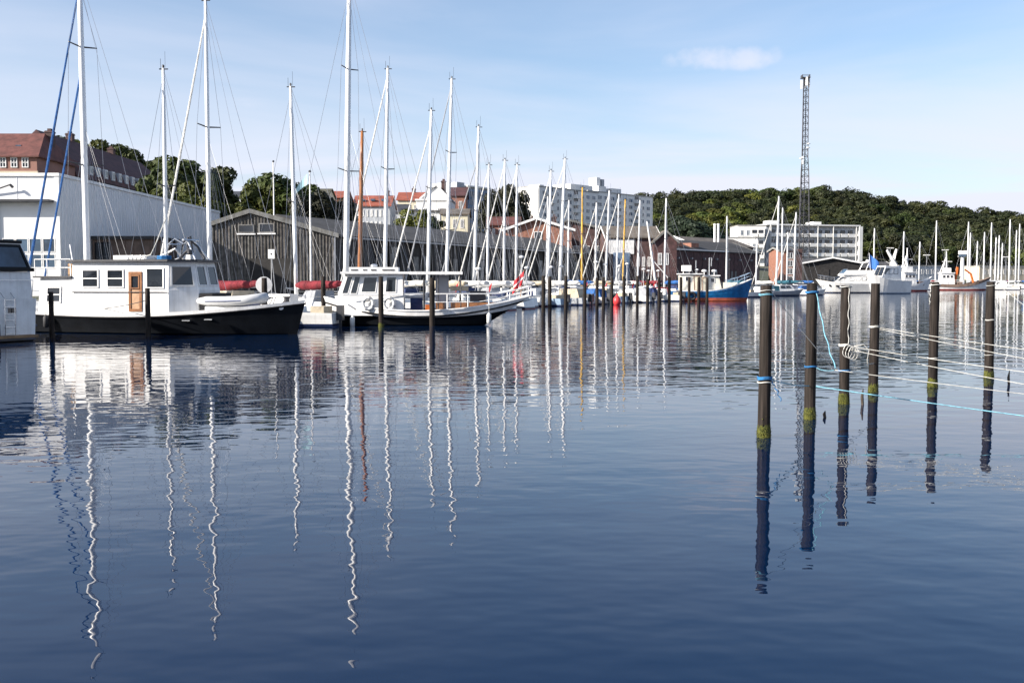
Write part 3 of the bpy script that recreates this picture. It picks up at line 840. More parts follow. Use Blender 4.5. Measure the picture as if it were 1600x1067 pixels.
# ---- lattice tower
def tower():
    D = 300
    pt = at(1258.5, 120, D); zb = ground(X_(1251, D), D)
    t = thing('lattice_mast', 'tall slender steel lattice radio mast with white antenna panels at the top', 'radio mast', (pt.x, D, zb - .2))
    H = pt.z - zb
    def hw(z): return interp([0, H * .30, H * .52, H * .60, H], [1.55, 1.35, 1.1, .85, .75], z)
    seg = 30
    zs = [H * k / seg for k in range(seg + 1)]
    ang = [R(100), R(220), R(340)]
    def P(z, k): w = hw(z) * 1.25; return (w * math.cos(ang[k % 3]), w * math.sin(ang[k % 3]), z)
    for k in range(3):
        m = MB(); m.path([P(z, k) for z in zs], [.17 - .06 * z / H for z in zs], 6); m.build('leg', 'tower_dark', t)
    m = MB()
    for i in range(seg):
        for k in range(3):
            m.tube(P(zs[i], k), P(zs[i], k + 1), .06, n=4)
            m.tube(P(zs[i], k + i % 2), P(zs[i + 1], k + 1 - i % 2), .055, n=4)
            m.tube(P(zs[i], k + 1 - i % 2), P((zs[i] + zs[i + 1]) / 2, k + i % 2), .04, n=4)
    stuff(m.build('bracing', 'tower_dark', t))
    m = MB(); m.path([(.2, -.1, 0), (.2, -.1, H)], .13, 6); m.build('cable_ladder', 'dark_metal', t)
    for (dx, dy, z0) in ((-1.15, -.2, H - 3.4), (.1, -1.1, H - 2.6), (1.1, .2, H - 2.8), (0, 1.1, H - 2.8)):
        boxes('antenna_panel', 'white_paint', t, (dx - .28, dx + .28, dy - .14, dy + .14, z0, z0 + 2.5))
    boxes('platform', 'tower_dark', t, (-1.2, 1.2, -1.2, 1.2, H - .3, H - .15))
    boxes('head_rail', 'tower_dark', t, (-1.1, 1.1, -1.1, -1.0, H + .5, H + .6), (-1.1, 1.1, 1.0, 1.1, H + .5, H + .6), (-1.1, -1.0, -1.1, 1.1, H - .2, H + .6), (1.0, 1.1, -1.1, 1.1, H - .2, H + .6))
    for (dx, z0) in ((-1.1, H * .585), (1.0, H * .66), (.9, H * .64)):
        m = MB(); m.lathe([(.05, 0), (.5, .12), (.55, .3), (.1, .45)], (dx, -.8, z0), 10); m.build('dish', 'white_paint', t)
    boxes('antenna_panel', 'white_paint', t, (-.9, -.45, -1.1, -.8, H * .56, H * .60))
tower()

# ================================================================== TREES
def crown_mesh(name, seed, rx, rz, clumps, leaves, ls, mat, squash=.75, low=-.55):
    r = random.Random(seed)
    cs = []
    for i in range(clumps):
        while True:
            p = Vector((r.gauss(0, 1), r.gauss(0, 1), r.gauss(0, 1))).normalized()
            if p.z > low: break
        k = r.uniform(.35, .88)
        cs.append((Vector((p.x * rx * k, p.y * rx * k, p.z * rz * k)), r.uniform(.24, .44) * rx))
    v, f = [], []
    for i in range(leaves):
        c, cr = cs[r.randrange(clumps)]
        n = Vector((r.gauss(0, 1), r.gauss(0, 1), r.gauss(0, 1) + .25)).normalized()
        p = c + Vector((n.x, n.y, n.z * squash)) * cr * r.uniform(.72, 1.08)
        n = (n + Vector((r.uniform(-.7, .7), r.uniform(-.7, .7), r.uniform(-.5, .7)))).normalized()
        a = n.orthogonal().normalized(); b = n.cross(a)
        th = r.uniform(0, 6.28); a, b = a * math.cos(th) + b * math.sin(th), b * math.cos(th) - a * math.sin(th)
        s = ls * r.uniform(.6, 1.35)
        o = len(v)
        v += [tuple(p - a * s), tuple(p + b * s * .55), tuple(p + a * s), tuple(p - b * s * .55)]
        f.append((o, o + 1, o + 2, o + 3))
    me = bpy.data.meshes.new(name); me.from_pydata(v, [], f); me.materials.append(MT[mat]); me.update()
    return me
def trunk_mesh(name, h, r0, seed):
    r = random.Random(seed); m = MB()
    m.path([(0, 0, -1.0), (0, 0, 0), (.1, .05, h * .4), (-.05, .1, h * .8), (0, 0, h * 1.1)], [r0 * 1.5, r0 * 1.2, r0 * .9, r0 * .6, r0 * .25], 7)
    for k in range(6):
        a = r.uniform(0, 6.28); z = h * r.uniform(.4, .8); l = h * r.uniform(.3, .5)
        m.path([(0, 0, z), (math.cos(a) * l * .5, math.sin(a) * l * .5, z + l * .45), (math.cos(a) * l, math.sin(a) * l, z + l * .7)], [r0 * .5, r0 * .35, r0 * .12], 5)
    return m.mesh(name, 'bark')
def tree(x, y, top, label, cr, tm, group=None, s=1.0, base=None, sz=None, name='broadleaf_tree'):
    """crown mesh cr is unit-sized for height 10 m (crown centre at 0)"""
    b = ground(x, y) if base is None else base
    h = top - b
    t = thing(name, label, 'tree', (x, y, b), rnd.uniform(0, 6.28), group)
    k = h / 10.0
    tr = link('trunk', tm, t); tr.scale = (k, k, k)
    c = link('crown', cr, t); c.location = (0, 0, 6.0 * k); c.scale = (k * s, k * s, k * (sz or 1))
    return t
NEAR = [crown_mesh('near_crown', 20 + i, 4.0, 4.1, 30, 7000, .30, m) for i, m in enumerate(('leaf_green', 'leaf_green', 'leaf_dark', 'leaf_bluegreen', 'leaf_bright'))]
FAR = [crown_mesh('far_crown', 40 + i, 4.4, 4.0, (16, 34, 24, 40, 28, 22)[i], 3400, .36, m) for i, m in enumerate(('leaf_forest', 'leaf_forest', 'leaf_forest', 'leaf_forest', 'leaf_green', 'leaf_bright'))]
TR = [trunk_mesh('trunk', 6, .28, 70 + i) for i in range(3)]
def ptree(px, ytop, D, label, v=0, s=1.0, group=None, base=None, sz=None):
    return tree(X_(px, D), D, Z_(ytop, D), label, NEAR[v], TR[v % 3], group, s, base, sz)
G1 = 'trees on the slope behind the white warehouse'
ptree(290, 243, 136, 'large dark green tree rising behind the white warehouse end', 0, 1.0, G1, base=6)
ptree(338, 258, 140, 'green tree between warehouse end and blue-grey house', 0, .85, G1, base=7)
ptree(262, 268, 132, 'low tree half hidden by the white warehouse roof', 1, .9, G1, base=5)
ptree(318, 285, 128, 'bushy lower tree behind the warehouse corner', 4, .8, G1, base=4)
ptree(440, 273, 138, 'round green tree above the board shed roof', 0, 1.25, G1, base=5)
ptree(408, 286, 134, 'smaller green tree left of the round tree above the board shed', 4, .9, G1, base=5)
ptree(470, 284, 142, 'green tree right of the round tree above the board shed', 0, .95, G1, base=6)
ptree(500, 300, 140, 'dark tree under the pale blue pennant', 2, 1.0, G1, base=6)
ptree(525, 308, 146, 'dark tree between pennant and tall white mast', 2, 1.0, G1, base=6)
ptree(484, 305, 132, 'dark bush-like tree behind the flagpole', 2, .9, G1, base=5)
ptree(376, 318, 128, 'low shrubby tree below the blue-grey house', 4, .9, G1, base=4)
ptree(543, 318, 150, 'small tree left of the bright red terrace roof', 0, .9, G1, base=7)
ptree(650, 327, 165, 'small light green tree before the low white house', 4, 1.1, G1, base=7)
ptree(672, 333, 165, 'low green bush-like tree under the white villa', 0, 1.1, G1, base=7)
for (p, yy, v, lb) in ((784, 288, 2, 'tall dark tree between glazed block and white apartments'), (803, 290, 2, 'dark tree touching the sunlit apartment end wall'), (768, 304, 2, 'dark tree beside the blue-grey glazed block')):
    ptree(p, yy, 232, lb, v, .62, 'dark trees by the apartments', base=8)
G2 = 'trees behind the terrace on the hill'
for k, (p, yy) in enumerate(((122, 213), (148, 219), (172, 224), (196, 234), (216, 242), (234, 249), (250, 255))):
    ptree(p, yy, 222, 'tree crown rising behind the terrace roof', (0, 4, 0, 0, 1, 0, 0)[k], 1.0, G2, base=14)
# wooded hill: the individual crowns one can tell apart
SIL_X = [1010, 1030, 1060, 1100, 1160, 1200, 1290, 1320, 1345, 1420, 1460, 1500, 1560, 1600, 1700]
SIL_Y = [304, 300, 297, 294, 291, 291, 291, 292, 297, 309, 315, 321, 328, 333, 345]
rows = 9
nt = 0
for r_ in range(rows):
    k = r_ / (rows - 1)
    D = 415 + 130 * k
    step = 27 - 4 * k
    px_ = 1002 + (r_ % 2) * 12 + rnd.uniform(-4, 4)
    while px_ < 1668:
        pj = px_ + rnd.uniform(-5, 5)
        ysil = interp(SIL_X, SIL_Y, pj)
        ybot = interp([1000, 1150, 1350, 1600], [372, 372, 395, 402], pj)
        yt = ysil + (ybot - ysil) * (1 - k) ** 1.15 + rnd.uniform(-4.0, 4.5)
        if k == 1: yt = ysil + rnd.uniform(-1.5, 3.0)
        Dj = D + rnd.uniform(-6, 6)
        p = at(pj, yt, Dj)
        gz = ground(p.x, Dj)
        ztop = min(max(p.z, gz + rnd.uniform(12, 14)), gz + 21)
        v = rnd.choice((0, 1, 2, 3, 0, 1, 2, 4, 4, 5) if pj < 1300 else (0, 1, 2, 3, 0, 1, 2, 4))
        if 1105 < pj < 1172 and 2 <= r_ <= 4: v = 5
        lb = 'tree crown on the skyline of the wooded hill' if k == 1 else ('yellow-green tree in the wood' if v == 5 else 'broadleaf tree in the wood')
        if k < 1: lb += (' between the apartment blocks and the flats' if pj < 1150 else (' above the balcony flats by the radio mast' if pj < 1345 else ' above the far marina masts'))
        tree(p.x, Dj, ztop, lb, FAR[v], TR[nt % 3], 'trees of the wooded hill', rnd.choice((.8, .95, 1.05, 1.2, 1.5)) * rnd.uniform(.92, 1.08), base=gz, sz=rnd.uniform(.88, 1.08))
        nt += 1
        px_ += step * rnd.uniform(.8, 1.2)
for (p, yy, s) in ((1068, 335, 1.3), (1095, 345, 1.2), (1045, 350, 1.1), (1120, 360, 1.0)):
    tree(X_(p, 300), 300, Z_(yy, 300), 'soft blue-green willow-like tree at the foot of the wood', NEAR[3], TR[0], 'blue-green trees before the wood', s)

# ================================================================== BOATS
def hull(t, L, B, fs, fm, fb, mats, xs=None, draft=.4, stern=.72, rake=.09, flare=.16, strip=.14, ns=18, srake=0.0, counter=0.0, boot=.12, deck_drop=.04, deck='deck_grey', sm=.45, dark_from=3):
    """bow along +x; mats = (sheer strip, topsides, boot stripe, bottom)"""
    xs = -L * .57 if xs is None else xs
    rows = []
    def sheer(t_):
        a = (fs - fm) / (sm * sm); b = (fb - fm) / ((1 - sm) ** 2)
        return fm + (a * (t_ - sm) ** 2 if t_ < sm else b * (t_ - sm) ** 2)
    def w(t_):
        if t_ < .5: return B / 2 * (stern + (1 - stern) * math.sin(math.pi / 2 * min(1, t_ / .5)) )
        return max(.02, B / 2 * (1 - ((t_ - .5) / .5) ** 2.3))
    V = []
    for i in range(ns + 1):
        tt = 1 - (1 - i / ns) ** 1.15 if i else 0.0
        z = sheer(tt); hw = w(tt)
        lev = [z, z - strip, z * .55, boot + .05, .05, -draft * .45, -draft]
        fw = [1, 1 - flare * .12, 1 - flare * (.35 + .5 * tt), 1 - flare * (.6 + 1.3 * tt), 1 - flare * (.66 + 1.5 * tt), .62 - .3 * tt, .06]
        ring = []
        for zz, ff in zip(lev, fw):
            k = (1 - zz / max(z, .1))
            x = xs + L * tt - rake * L * k * tt ** 4 + srake * k * (1 - tt) ** 3 + counter * max(0, k) * (1 - tt) ** 4
            hwz = max(.012, hw * max(.03, ff))
            ring.append((x, hwz, zz))
        V.append(ring)
    m = MB(); nr = 7
    for side in (1, -1):
        pts = [(x, y * side, z) for ring in V for (x, y, z) in ring]
        for r_ in range(nr - 1):
            mi = 0 if r_ == 0 else (1 if r_ < dark_from else (2 if r_ <= 3 else 3))
            fs_ = []
            for i in range(ns):
                q = (i * nr + r_, (i + 1) * nr + r_, (i + 1) * nr + r_ + 1, i * nr + r_ + 1)
                fs_.append(q if side < 0 else q[::-1])
            m.add(pts, fs_, mi)
    for r_ in range(nr - 1):                     # transom
        mi = 0 if r_ == 0 else (1 if r_ < dark_from else (2 if r_ <= 3 else 3))
        a, b = V[0][r_], V[0][r_ + 1]
        m.add([a, (a[0], -a[1], a[2]), (b[0], -b[1], b[2]), b], [(0, 1, 2, 3)], mi)
    h = m.build('hull', mats, t, smooth=False)
    dk = MB(); pts = []
    for ring in V:
        x, y, z = ring[0]; y2 = max(.005, y - .03)
        pts += [(x + (.02 if ring is V[0] else 0), y2, z - deck_drop), (x + (.02 if ring is V[0] else 0), -y2, z - deck_drop)]
    dk.add(pts, [(2 * i, 2 * i + 1, 2 * i + 3, 2 * i + 2) for i in range(ns)])
    dk.build('deck', deck, t)
    return V, sheer, w
def coam(x0, x1, w0, w1, z0, z1, rf, ra, tum=.08):
    b = [(x0, -w0, z0), (x1, -w1, z0), (x1, w1, z0), (x0, w0, z0)]
    tp = [(x0 + ra, -w0 + tum, z1), (x1 - rf, -w1 + tum, z1), (x1 - rf, w1 - tum, z1), (x0 + ra, w0 - tum, z1)]
    f = {'stb': [b[0], b[1], tp[1], tp[0]], 'port': [b[2], b[3], tp[3], tp[2]], 'front': [b[1], b[2], tp[2], tp[1]], 'aft': [b[3], b[0], tp[0], tp[3]]}
    return MB().hexa(b + tp), f
def rails(t, V, sheer_in, i0, i1, h, r, mat='steel', both=True, mid=True, inset=.06, name='guard_rail'):
    m = MB()
    for side in ((1, -1) if both else (-1,)):
        pts = []
        for i in range(i0, i1 + 1):
            x, y, z = V[i][0]; pts.append(Vector((x, max(.0, y - inset) * side, z)))
        m.path([p + Vector((0, 0, h)) for p in pts], r, 4)
        if mid: m.path([p + Vector((0, 0, h * .52)) for p in pts], r * .7, 4)
        for p in pts[::2]: m.tube(p - Vector((0, 0, .03)), p + Vector((0, 0, h)), r, n=4)
    return m.build(name, mat, t)
def fender(t, x, y, z, mat):
    m = MB(); m.lathe([(.03, .62), (.06, .58), (.13, .5), (.13, .06), (.05, 0)], (x, y, z), 8); m.tube((x, y, z + .6), (x, y, z + 1.0), .012, n=4)
    return m.build('fender', mat, t, smooth=True)

def sailboat(pb, pt, yt, D, label, L=9.5, head=153, hullm='gelcoat', stripe='navy', bottom='red_antifoul', mast='alu', mr=.12, cover='white_canvas', jib='white_canvas', spread=(.55,), group=None, detail=2, B=None, inner=None, jibtop=.97, boom=True, sheer_strip=None, cabin=True):
    X = X_(pb, D); h = R(head)
    t = thing('sailboat', label, 'sailboat', (X, D, 0), h, group)
    ch, sh = math.cos(h), math.sin(h)
    B = B or (.9 + L * .24)
    fm = .62 + L * .028; fb = fm + .03 * L; fs = fm + .06
    V, sheer, w = hull(t, L, B, fs, fm, fb, (sheer_strip or hullm, hullm, stripe, bottom), srake=-.25)
    ztop = at(pt, yt, D)
    dx, dy = ztop.x - X, ztop.y - D
    top = Vector((dx * ch + dy * sh, -dx * sh + dy * ch, ztop.z))
    z0 = fm + .36
    base = Vector((0, 0, z0))
    if cabin:
        cb, f = coam(-.22 * L, .17 * L, B * .33, B * .2, fm - .06, fm + .42, .45, .05, .1)
        c = cb.build('cabin', 'gelcoat' if hullm != 'cream_paint' else hullm, t)
        if detail > 0:
            for side in ('stb', 'port'):
                n = 3
                for k in range(n):
                    u0 = .14 + k * .26
                    pane(f[side], u0, u0 + .17, .35, .78, .03, .025, ('dark_metal', 'glass_dark'), c)
            cb2, f2 = coam(-.42 * L, -.215 * L, B * .36, B * .36, fm - .08, fm + .24, .02, .02, .05)
            cb2.build('cockpit_coaming', 'gelcoat', t)
    m = MB()
    n = 8
    m.path([base * (1 - k / 6) + top * (k / 6) for k in range(7)], [mr, mr, mr, mr, mr * .95, mr * .85, mr * .65], n)
    ms = m.build('mast', mast, t, smooth=True)
    m = MB(); tp = top
    m.tube(tp + Vector((-.35, 0, -.08)), tp + Vector((.3, 0, -.02)), .035, n=4)
    m.tube(tp + Vector((.2, 0, 0)), tp + Vector((.2, 0, .55)), .014, n=4)
    m.tube(tp + Vector((-.2, .05, 0)), tp + Vector((-.2, .05, .9)), .01, n=4)
    m.lathe([(.03, 0), (.07, .05), (.07, .16), (.02, .2)], tuple(tp), 6)
    m.build('masthead', 'dark_metal', ms)
    H = (top - base).length
    tips = []
    for s in spread:
        c = base * (1 - s) + top * s
        sl = (.10 + .016 * L) * B * (1.0 if s < .7 else .8)
        for side in (1, -1):
            tip = c + Vector((-.12, side * sl, .10))
            m = MB(); m.tube(c, tip, .05, .035, 5); m.build('spreader', 'dark_metal', ms); tips.append((side, tip))
    wr = .014 if D < 90 else .017
    for side in (1, -1):
        ch_ = Vector((-.1, side * B * .44, fm))
        path = [ch_] + [tp_ for sd, tp_ in tips if sd == side] + [base * .04 + top * .96]
        m = MB(); m.path(path, wr, 4); m.build('shroud', 'rig_wire', t)
        if detail > 1:
            m = MB(); m.tube(ch_ + Vector((.35, 0, 0)), base * .5 + top * .5, wr * .8, n=4); m.tube(ch_ + Vector((-.45, 0, 0)), base * .5 + top * .5, wr * .8, n=4); m.build('lower_shroud', 'rig_wire', t)
    bow = Vector((L * .425, 0, fb + .05)); st = Vector((-L * .565, 0, fs + .05))
    m = MB(); m.tube(st, top, wr, n=4); m.build('backstay', 'rig_wire', t)
    jt = base * (1 - jibtop) + top * jibtop
    if jib:
        m = MB(); k = 8
        rr = .085 if D < 70 else .075
        m.path([bow * (1 - i / k) + jt * (i / k) for i in range(k + 1)], [.03] + [rr * (1 - .5 * i / k) * rnd.uniform(.9, 1.1) for i in range(k)], 6); m.build('furled_jib', jib, t)
        m = MB(); m.lathe([(.05, 0), (.12, .02), (.12, .12), (.05, .14)], tuple(bow), 8); m.build('furler_drum', 'dark_metal', t)
    else:
        m = MB(); m.tube(bow, jt, wr, n=4); m.build('forestay', 'rig_wire', t)
    if inner:
        m = MB(); ib = bow * .72 + Vector((0, 0, fb * .28 + .1)); it = base * (1 - inner) + top * inner
        m.path([ib * (1 - i / 6) + it * (i / 6) for i in range(7)], .06, 6); m.build('staysail', jib, t)
    if boom:
        bl = L * .40
        z1 = z0 + .75
        bp = base * (1 - .08) + top * .08; bp.z = z1
        be = Vector((-bl, 0, z1 + .12))
        m = MB(); m.tube(bp, be, .075, n=6); m.build('boom', mast if mast != 'wood_mast' else 'varnish', t)
        m = MB(); k = 9; pts, rr = [], []
        for i in range(k + 1):
            u = i / k
            pts.append(bp * (1 - u) + be * u + Vector((0, rnd.uniform(-.03, .03), .14 + rnd.uniform(-.03, .03))))
            rr.append((.31 - .13 * u) * (.35 if i in (0,) else (.4 if i == k else rnd.uniform(.85, 1.12))))
        m.path(pts, rr, 8, sy=1.1); m.build('sail_cover', cover, t, smooth=True)
        m = MB(); m.tube(be + Vector((.1, 0, 0)), top * .98 + base * .02, .01, n=4); m.build('topping_lift', 'rig_wire', t)
        if detail > 1:
            m = MB()
            for i in range(2, 7): m.tube(bp * (1 - i / 8) + be * (i / 8), base * .45 + top * .55, .006, n=3)
            m.build('lazy_jack', 'rig_wire', t)
    if detail > 0:
        ns = len(V) - 1
        for (ia, ib_, nm) in ((ns - 4, ns - 1, 'pulpit'), (0, 3, 'pushpit')):
            m = MB()
            for side in (1, -1):
                pts = [Vector((V[i][0][0], max(.05, V[i][0][1] - .06) * side, V[i][0][2] + .62)) for i in range(ia, ib_ + 1)]
                m.path(pts, .018, 4)
                for p in (pts[0], pts[-1]): m.tube(p - Vector((0, 0, .64)), p, .018, n=4)
            i = ib_ if ia > 2 else 0
            x, y, z = V[i][0]
            m.tube((x, max(.05, y - .06), z + .62), (x, -max(.05, y - .06), z + .62), .018, n=4)
            m.build(nm, 'steel', t)
        m = MB()
        for side in (1, -1):
            pts = [Vector((V[i][0][0], (V[i][0][1] - .06) * side, V[i][0][2] + .58)) for i in range(3, ns - 3)]
            m.path(pts, .010, 3)
            for p in pts[::3]: m.tube(p - Vector((0, 0, .6)), p, .014, n=4)
        m.build('lifeline', 'steel', t)
        if detail > 1:
            for k, i in enumerate((5, 9)):
                x, y, z = V[i][0]
                for side in (1, -1): fender(t, x, (y + .12) * side, z - .85, 'fender_white' if k else 'fender_blue')
            if rnd.random() < .7 and D > 82:        # stern pole, ensign, spray dodger panels
                zt = fs + rnd.uniform(2.2, 3.6); xs_ = -L * .55; ys_ = B * .28 * rnd.choice((1, -1))
                m = MB(); m.tube((xs_, ys_, fs - .1), (xs_, ys_, zt), .035, n=5); m.tube((xs_, ys_, zt - .7), (xs_ + .5, ys_, fs), .02, n=4); m.build('stern_pole', 'alu', t)
                m = MB(); m.lathe([(.05, 0), (.24, .04), (.26, .14), (.1, .24)], (xs_, ys_, zt), 8); m.build('radar_dome', 'white_paint', t)
            if rnd.random() < .5:
                m = MB(); x_, y_ = -L * .56, -B * .2
                m.tube((x_, y_, fs), (x_ - .35, y_, fs + 1.5), .018, n=4); m.build('flag_staff', 'varnish', t)
                m = MB(); m.add([(x_ - .35, y_, fs + 1.45), (x_ - .25, y_ + .05, fs + .85), (x_ - .12, y_ + .12, fs + .55), (x_ - .1, y_ + .1, fs + 1.0)], [(0, 1, 2, 3)]); m.build('ensign', 'flag_red', t)
            if rnd.random() < .6:
                i_ = 2; x, y, z = V[i_][0]; x2, y2, z2 = V[5][0]
                for sd in (1, -1):
                    m = MB(); m.hexa([(x, (y - .07) * sd, z + .08), (x2, (y2 - .07) * sd, z2 + .08), (x2, (y2 - .05) * sd, z2 + .08), (x, (y - .05) * sd, z + .08), (x, (y - .07) * sd, z + .56), (x2, (y2 - .07) * sd, z2 + .55), (x2, (y2 - .05) * sd, z2 + .55), (x, (y - .05) * sd, z + .56)]); m.build('dodger_panel', rnd.choice(('navy_canvas', 'grey_canvas', 'white_canvas', 'blue_canvas')) if sd > 0 else 'grey_canvas', t)
            sp = MB(); k = coam(-.24 * L, -.10 * L, B * .30, B * .26, fm + .38, fm + .95, .35, .02, .12); k[0].build('sprayhood', rnd.choice(('grey_canvas', 'white_canvas', 'tan_canvas', 'navy_canvas')), t)
    return t

GB = 'sailing boats berthed along the quay'
BR = [  # mast foot px, masthead px, masthead y, distance, label, options
 (137, 124, -40, 57.0, 'big white ketch-sized sailboat with thick mast and two blue furled headsails', dict(L=12.5, mr=.17, jib='blue_canvas', inner=.72, spread=(.42, .78), cover='blue_canvas')),
 (260, 255, 107, 58.6, 'white sailboat with plain mast rising from behind the black barge wheelhouse', dict(L=8.5, mr=.12, jib=None, spread=(.5,), cover='grey_canvas')),
 (328, 321, 0, 62.0, 'white sailboat with red sail cover, tall mast and long white furled jib', dict(L=11.0, mr=.13, cover='red_canvas', spread=(.58,), jibtop=.95)),
 (463, 454, 135, 66.5, 'white sailboat with dark red waterline and a drooping red sail cover', dict(L=9.8, mr=.13, cover='red_canvas', jib=None, spread=(.46,), bottom='red_antifoul', stripe='red_antifoul')),
 (540, 546, -32, 72.0, 'large white sailboat with the tallest thick white mast and two spreader pairs', dict(L=13.0, mr=.20, spread=(.40, .72), jib=None, cover='white_canvas')),
 (601, 606, 107, 79.5, 'white sailboat with tall mast next but one to the tallest mast', dict(L=10.5, mr=.15, spread=(.56,), cover='cream_paint')),
 (668, 674, 172, 84.0, 'white sailboat with short stout mast and slanted white furled jib', dict(L=9.5, mr=.15, spread=(.58,), cover='tan_canvas', jibtop=.92)),
 (697, 706, 123, 88.0, 'white sailboat with raked tall mast and single dark spreader', dict(L=10.5, mr=.15, spread=(.30, .66), cover='white_canvas', jib='grey_canvas')),
 (740, 748, 198, 92.0, 'white sailboat with raked mast and fork-shaped masthead gear', dict(L=9.5, mr=.15, spread=(.5,), cover='white_canvas', jib='grey_canvas', jibtop=.8)),
 (761, 764, 257, 96.0, 'small white sailboat right of the raked-mast boat', dict(L=8.2, mr=.12, spread=(.5,))),
 (787, 789, 250, 100.0, 'white sailboat with slim mast and grey sail cover in the middle berths', dict(L=8.5, mr=.13, spread=(.5,), cover='grey_canvas')),
 (806, 808, 257, 104.0, 'white sailboat with slim mast and tan sail cover in the middle berths', dict(L=8.5, mr=.13, spread=(.52,), cover='tan_canvas')),
 (856, 861, 267, 107.5, 'grey-hulled sailboat with white sail cover in the middle berths', dict(L=9.2, mr=.15, hullm='grey_hull', cover='white_canvas')),
 (854, 856, 307, 111.5, 'small sailboat with stubby mast hugging the grey-hulled one', dict(L=7.6, mr=.10, hullm='pale_blue_hull', cover='white_canvas', jib='grey_canvas')),
 (874, 883, 248, 115.0, 'white sailboat with the tallest mast of the middle berths and blue mast collar', dict(L=10.5, mr=.19, cover='blue_canvas', spread=(.34, .68))),
 (887, 889, 313, 118.5, 'small white sailboat with short mast and bright blue boom cover', dict(L=7.8, mr=.11, cover='blue_canvas')),
 (909, 910, 293, 122.0, 'sailboat with tall yellow varnished mast', dict(L=9.2, mr=.13, mast='yellow_mast', hullm='gelcoat', cover='tan_canvas', jib=None)),
 (930, 932, 317, 125.0, 'white sailboat between the two yellow masts, blue stripe and slanted jib', dict(L=8.0, mr=.12, stripe='blue_hull', sheer_strip='blue_hull')),
 (946, 952, 298, 128.5, 'white sailboat between the two yellow masts with raked mast', dict(L=8.6, mr=.14, cover='grey_canvas')),
 (963, 967, 304, 132.0, 'white sailboat directly left of the shorter yellow mast', dict(L=8.4, mr=.12, cover='white_canvas')),
 (973, 977, 312, 135.5, 'sailboat with the shorter yellow mast', dict(L=8.4, mr=.12, mast='yellow_mast', cover='red_canvas', jib=None)),
 (996, 1000, 313, 139.5, 'white sailboat with red sail cover right of the shorter yellow mast', dict(L=8.6, mr=.13, cover='red_canvas')),
 (1038, 1041, 310, 144.0, 'white sailboat with blue cockpit cover just left of the blue fishing boat', dict(L=9.0, mr=.14, cover='blue_canvas', jib=None)),
 (1135, 1136, 338, 158.0, 'white sailboat with lone mast behind the blue fishing boat', dict(L=9.0, mr=.13, jib=None, cover='teal_canvas', detail=1)),
 (1181, 1183, 373, 168.0, 'small white sailboat with short mast behind the blue bow', dict(L=7.2, mr=.13, jib=None, cover='white_canvas', detail=1)),
 (1213, 1217, 307, 172.0, 'white sailboat with tallest mast of the cluster below the radio mast', dict(L=10.0, mr=.17, cover='teal_canvas', detail=1)),
 (1221, 1223, 325, 177.0, 'white sailboat with teal cover in the cluster below the radio mast', dict(L=9.0, mr=.15, cover='teal_canvas', jib=None, detail=1)),
 (1229, 1231, 363, 181.0, 'small sailboat with short mast in the cluster below the radio mast', dict(L=7.5, mr=.13, cover='navy_canvas', jib=None, detail=1)),
 (1240, 1244, 332, 186.0, 'white sailboat with slanted jib and blue cover below the radio mast', dict(L=9.0, mr=.15, cover='blue_canvas', detail=1)),
]
for (pb, pt, yt, D, lb, k) in BR:
    t = sailboat(pb, pt, yt, D, lb, group=GB, **k)
    if pb == 463:
        for q in range(4):
            x = -.55 - q * .34
            MB().hexa([(x, 1.50, .38), (x + .16, 1.50, .38), (x + .16, 1.66, .38), (x, 1.66, .38), (x + .14, 1.50, .72), (x + .30, 1.50, .72), (x + .30, 1.69, .72), (x + .14, 1.69, .72)]).build('hull_mark', 'flag_red' if q < 2 else 'navy', t)
# wooden-masted gaffer
sailboat(561, 566, 205, 75.6, 'old wooden sailboat with orange-brown varnished mast', L=9.5, mr=.16, mast='wood_mast', hullm='cream_paint', stripe='varnish', cover='tan_canvas', jib=None, spread=(), group=GB)
GF = 'yachts in the far marina'
for k, (p, yt, D) in enumerate(((1366, 357, 262), (1412, 362, 258), (1437, 378, 268), (1463, 345, 282), (1513, 347, 276), (1516, 364, 284), (1527, 377, 290), (1538, 363, 280), (1549, 348, 286), (1556, 371, 296), (1561, 368, 302), (1566, 380, 308), (1578, 343, 292), (1588, 360, 300), (1593, 350, 308), (1603, 362, 296))):
    sailboat(p - 1.5, p + .5, yt, D, 'white yacht with bare mast moored in the far marina below the wood', L=8.5 + (k % 3), mr=.19, jib=None, cover=('white_canvas', 'blue_canvas', 'red_canvas', 'grey_canvas')[k % 4], detail=0, spread=(.55,) if k % 2 else (), group=GF, head=140 + (k * 37) % 30, hullm=('gelcoat', 'gelcoat', 'grey_hull')[k % 3])

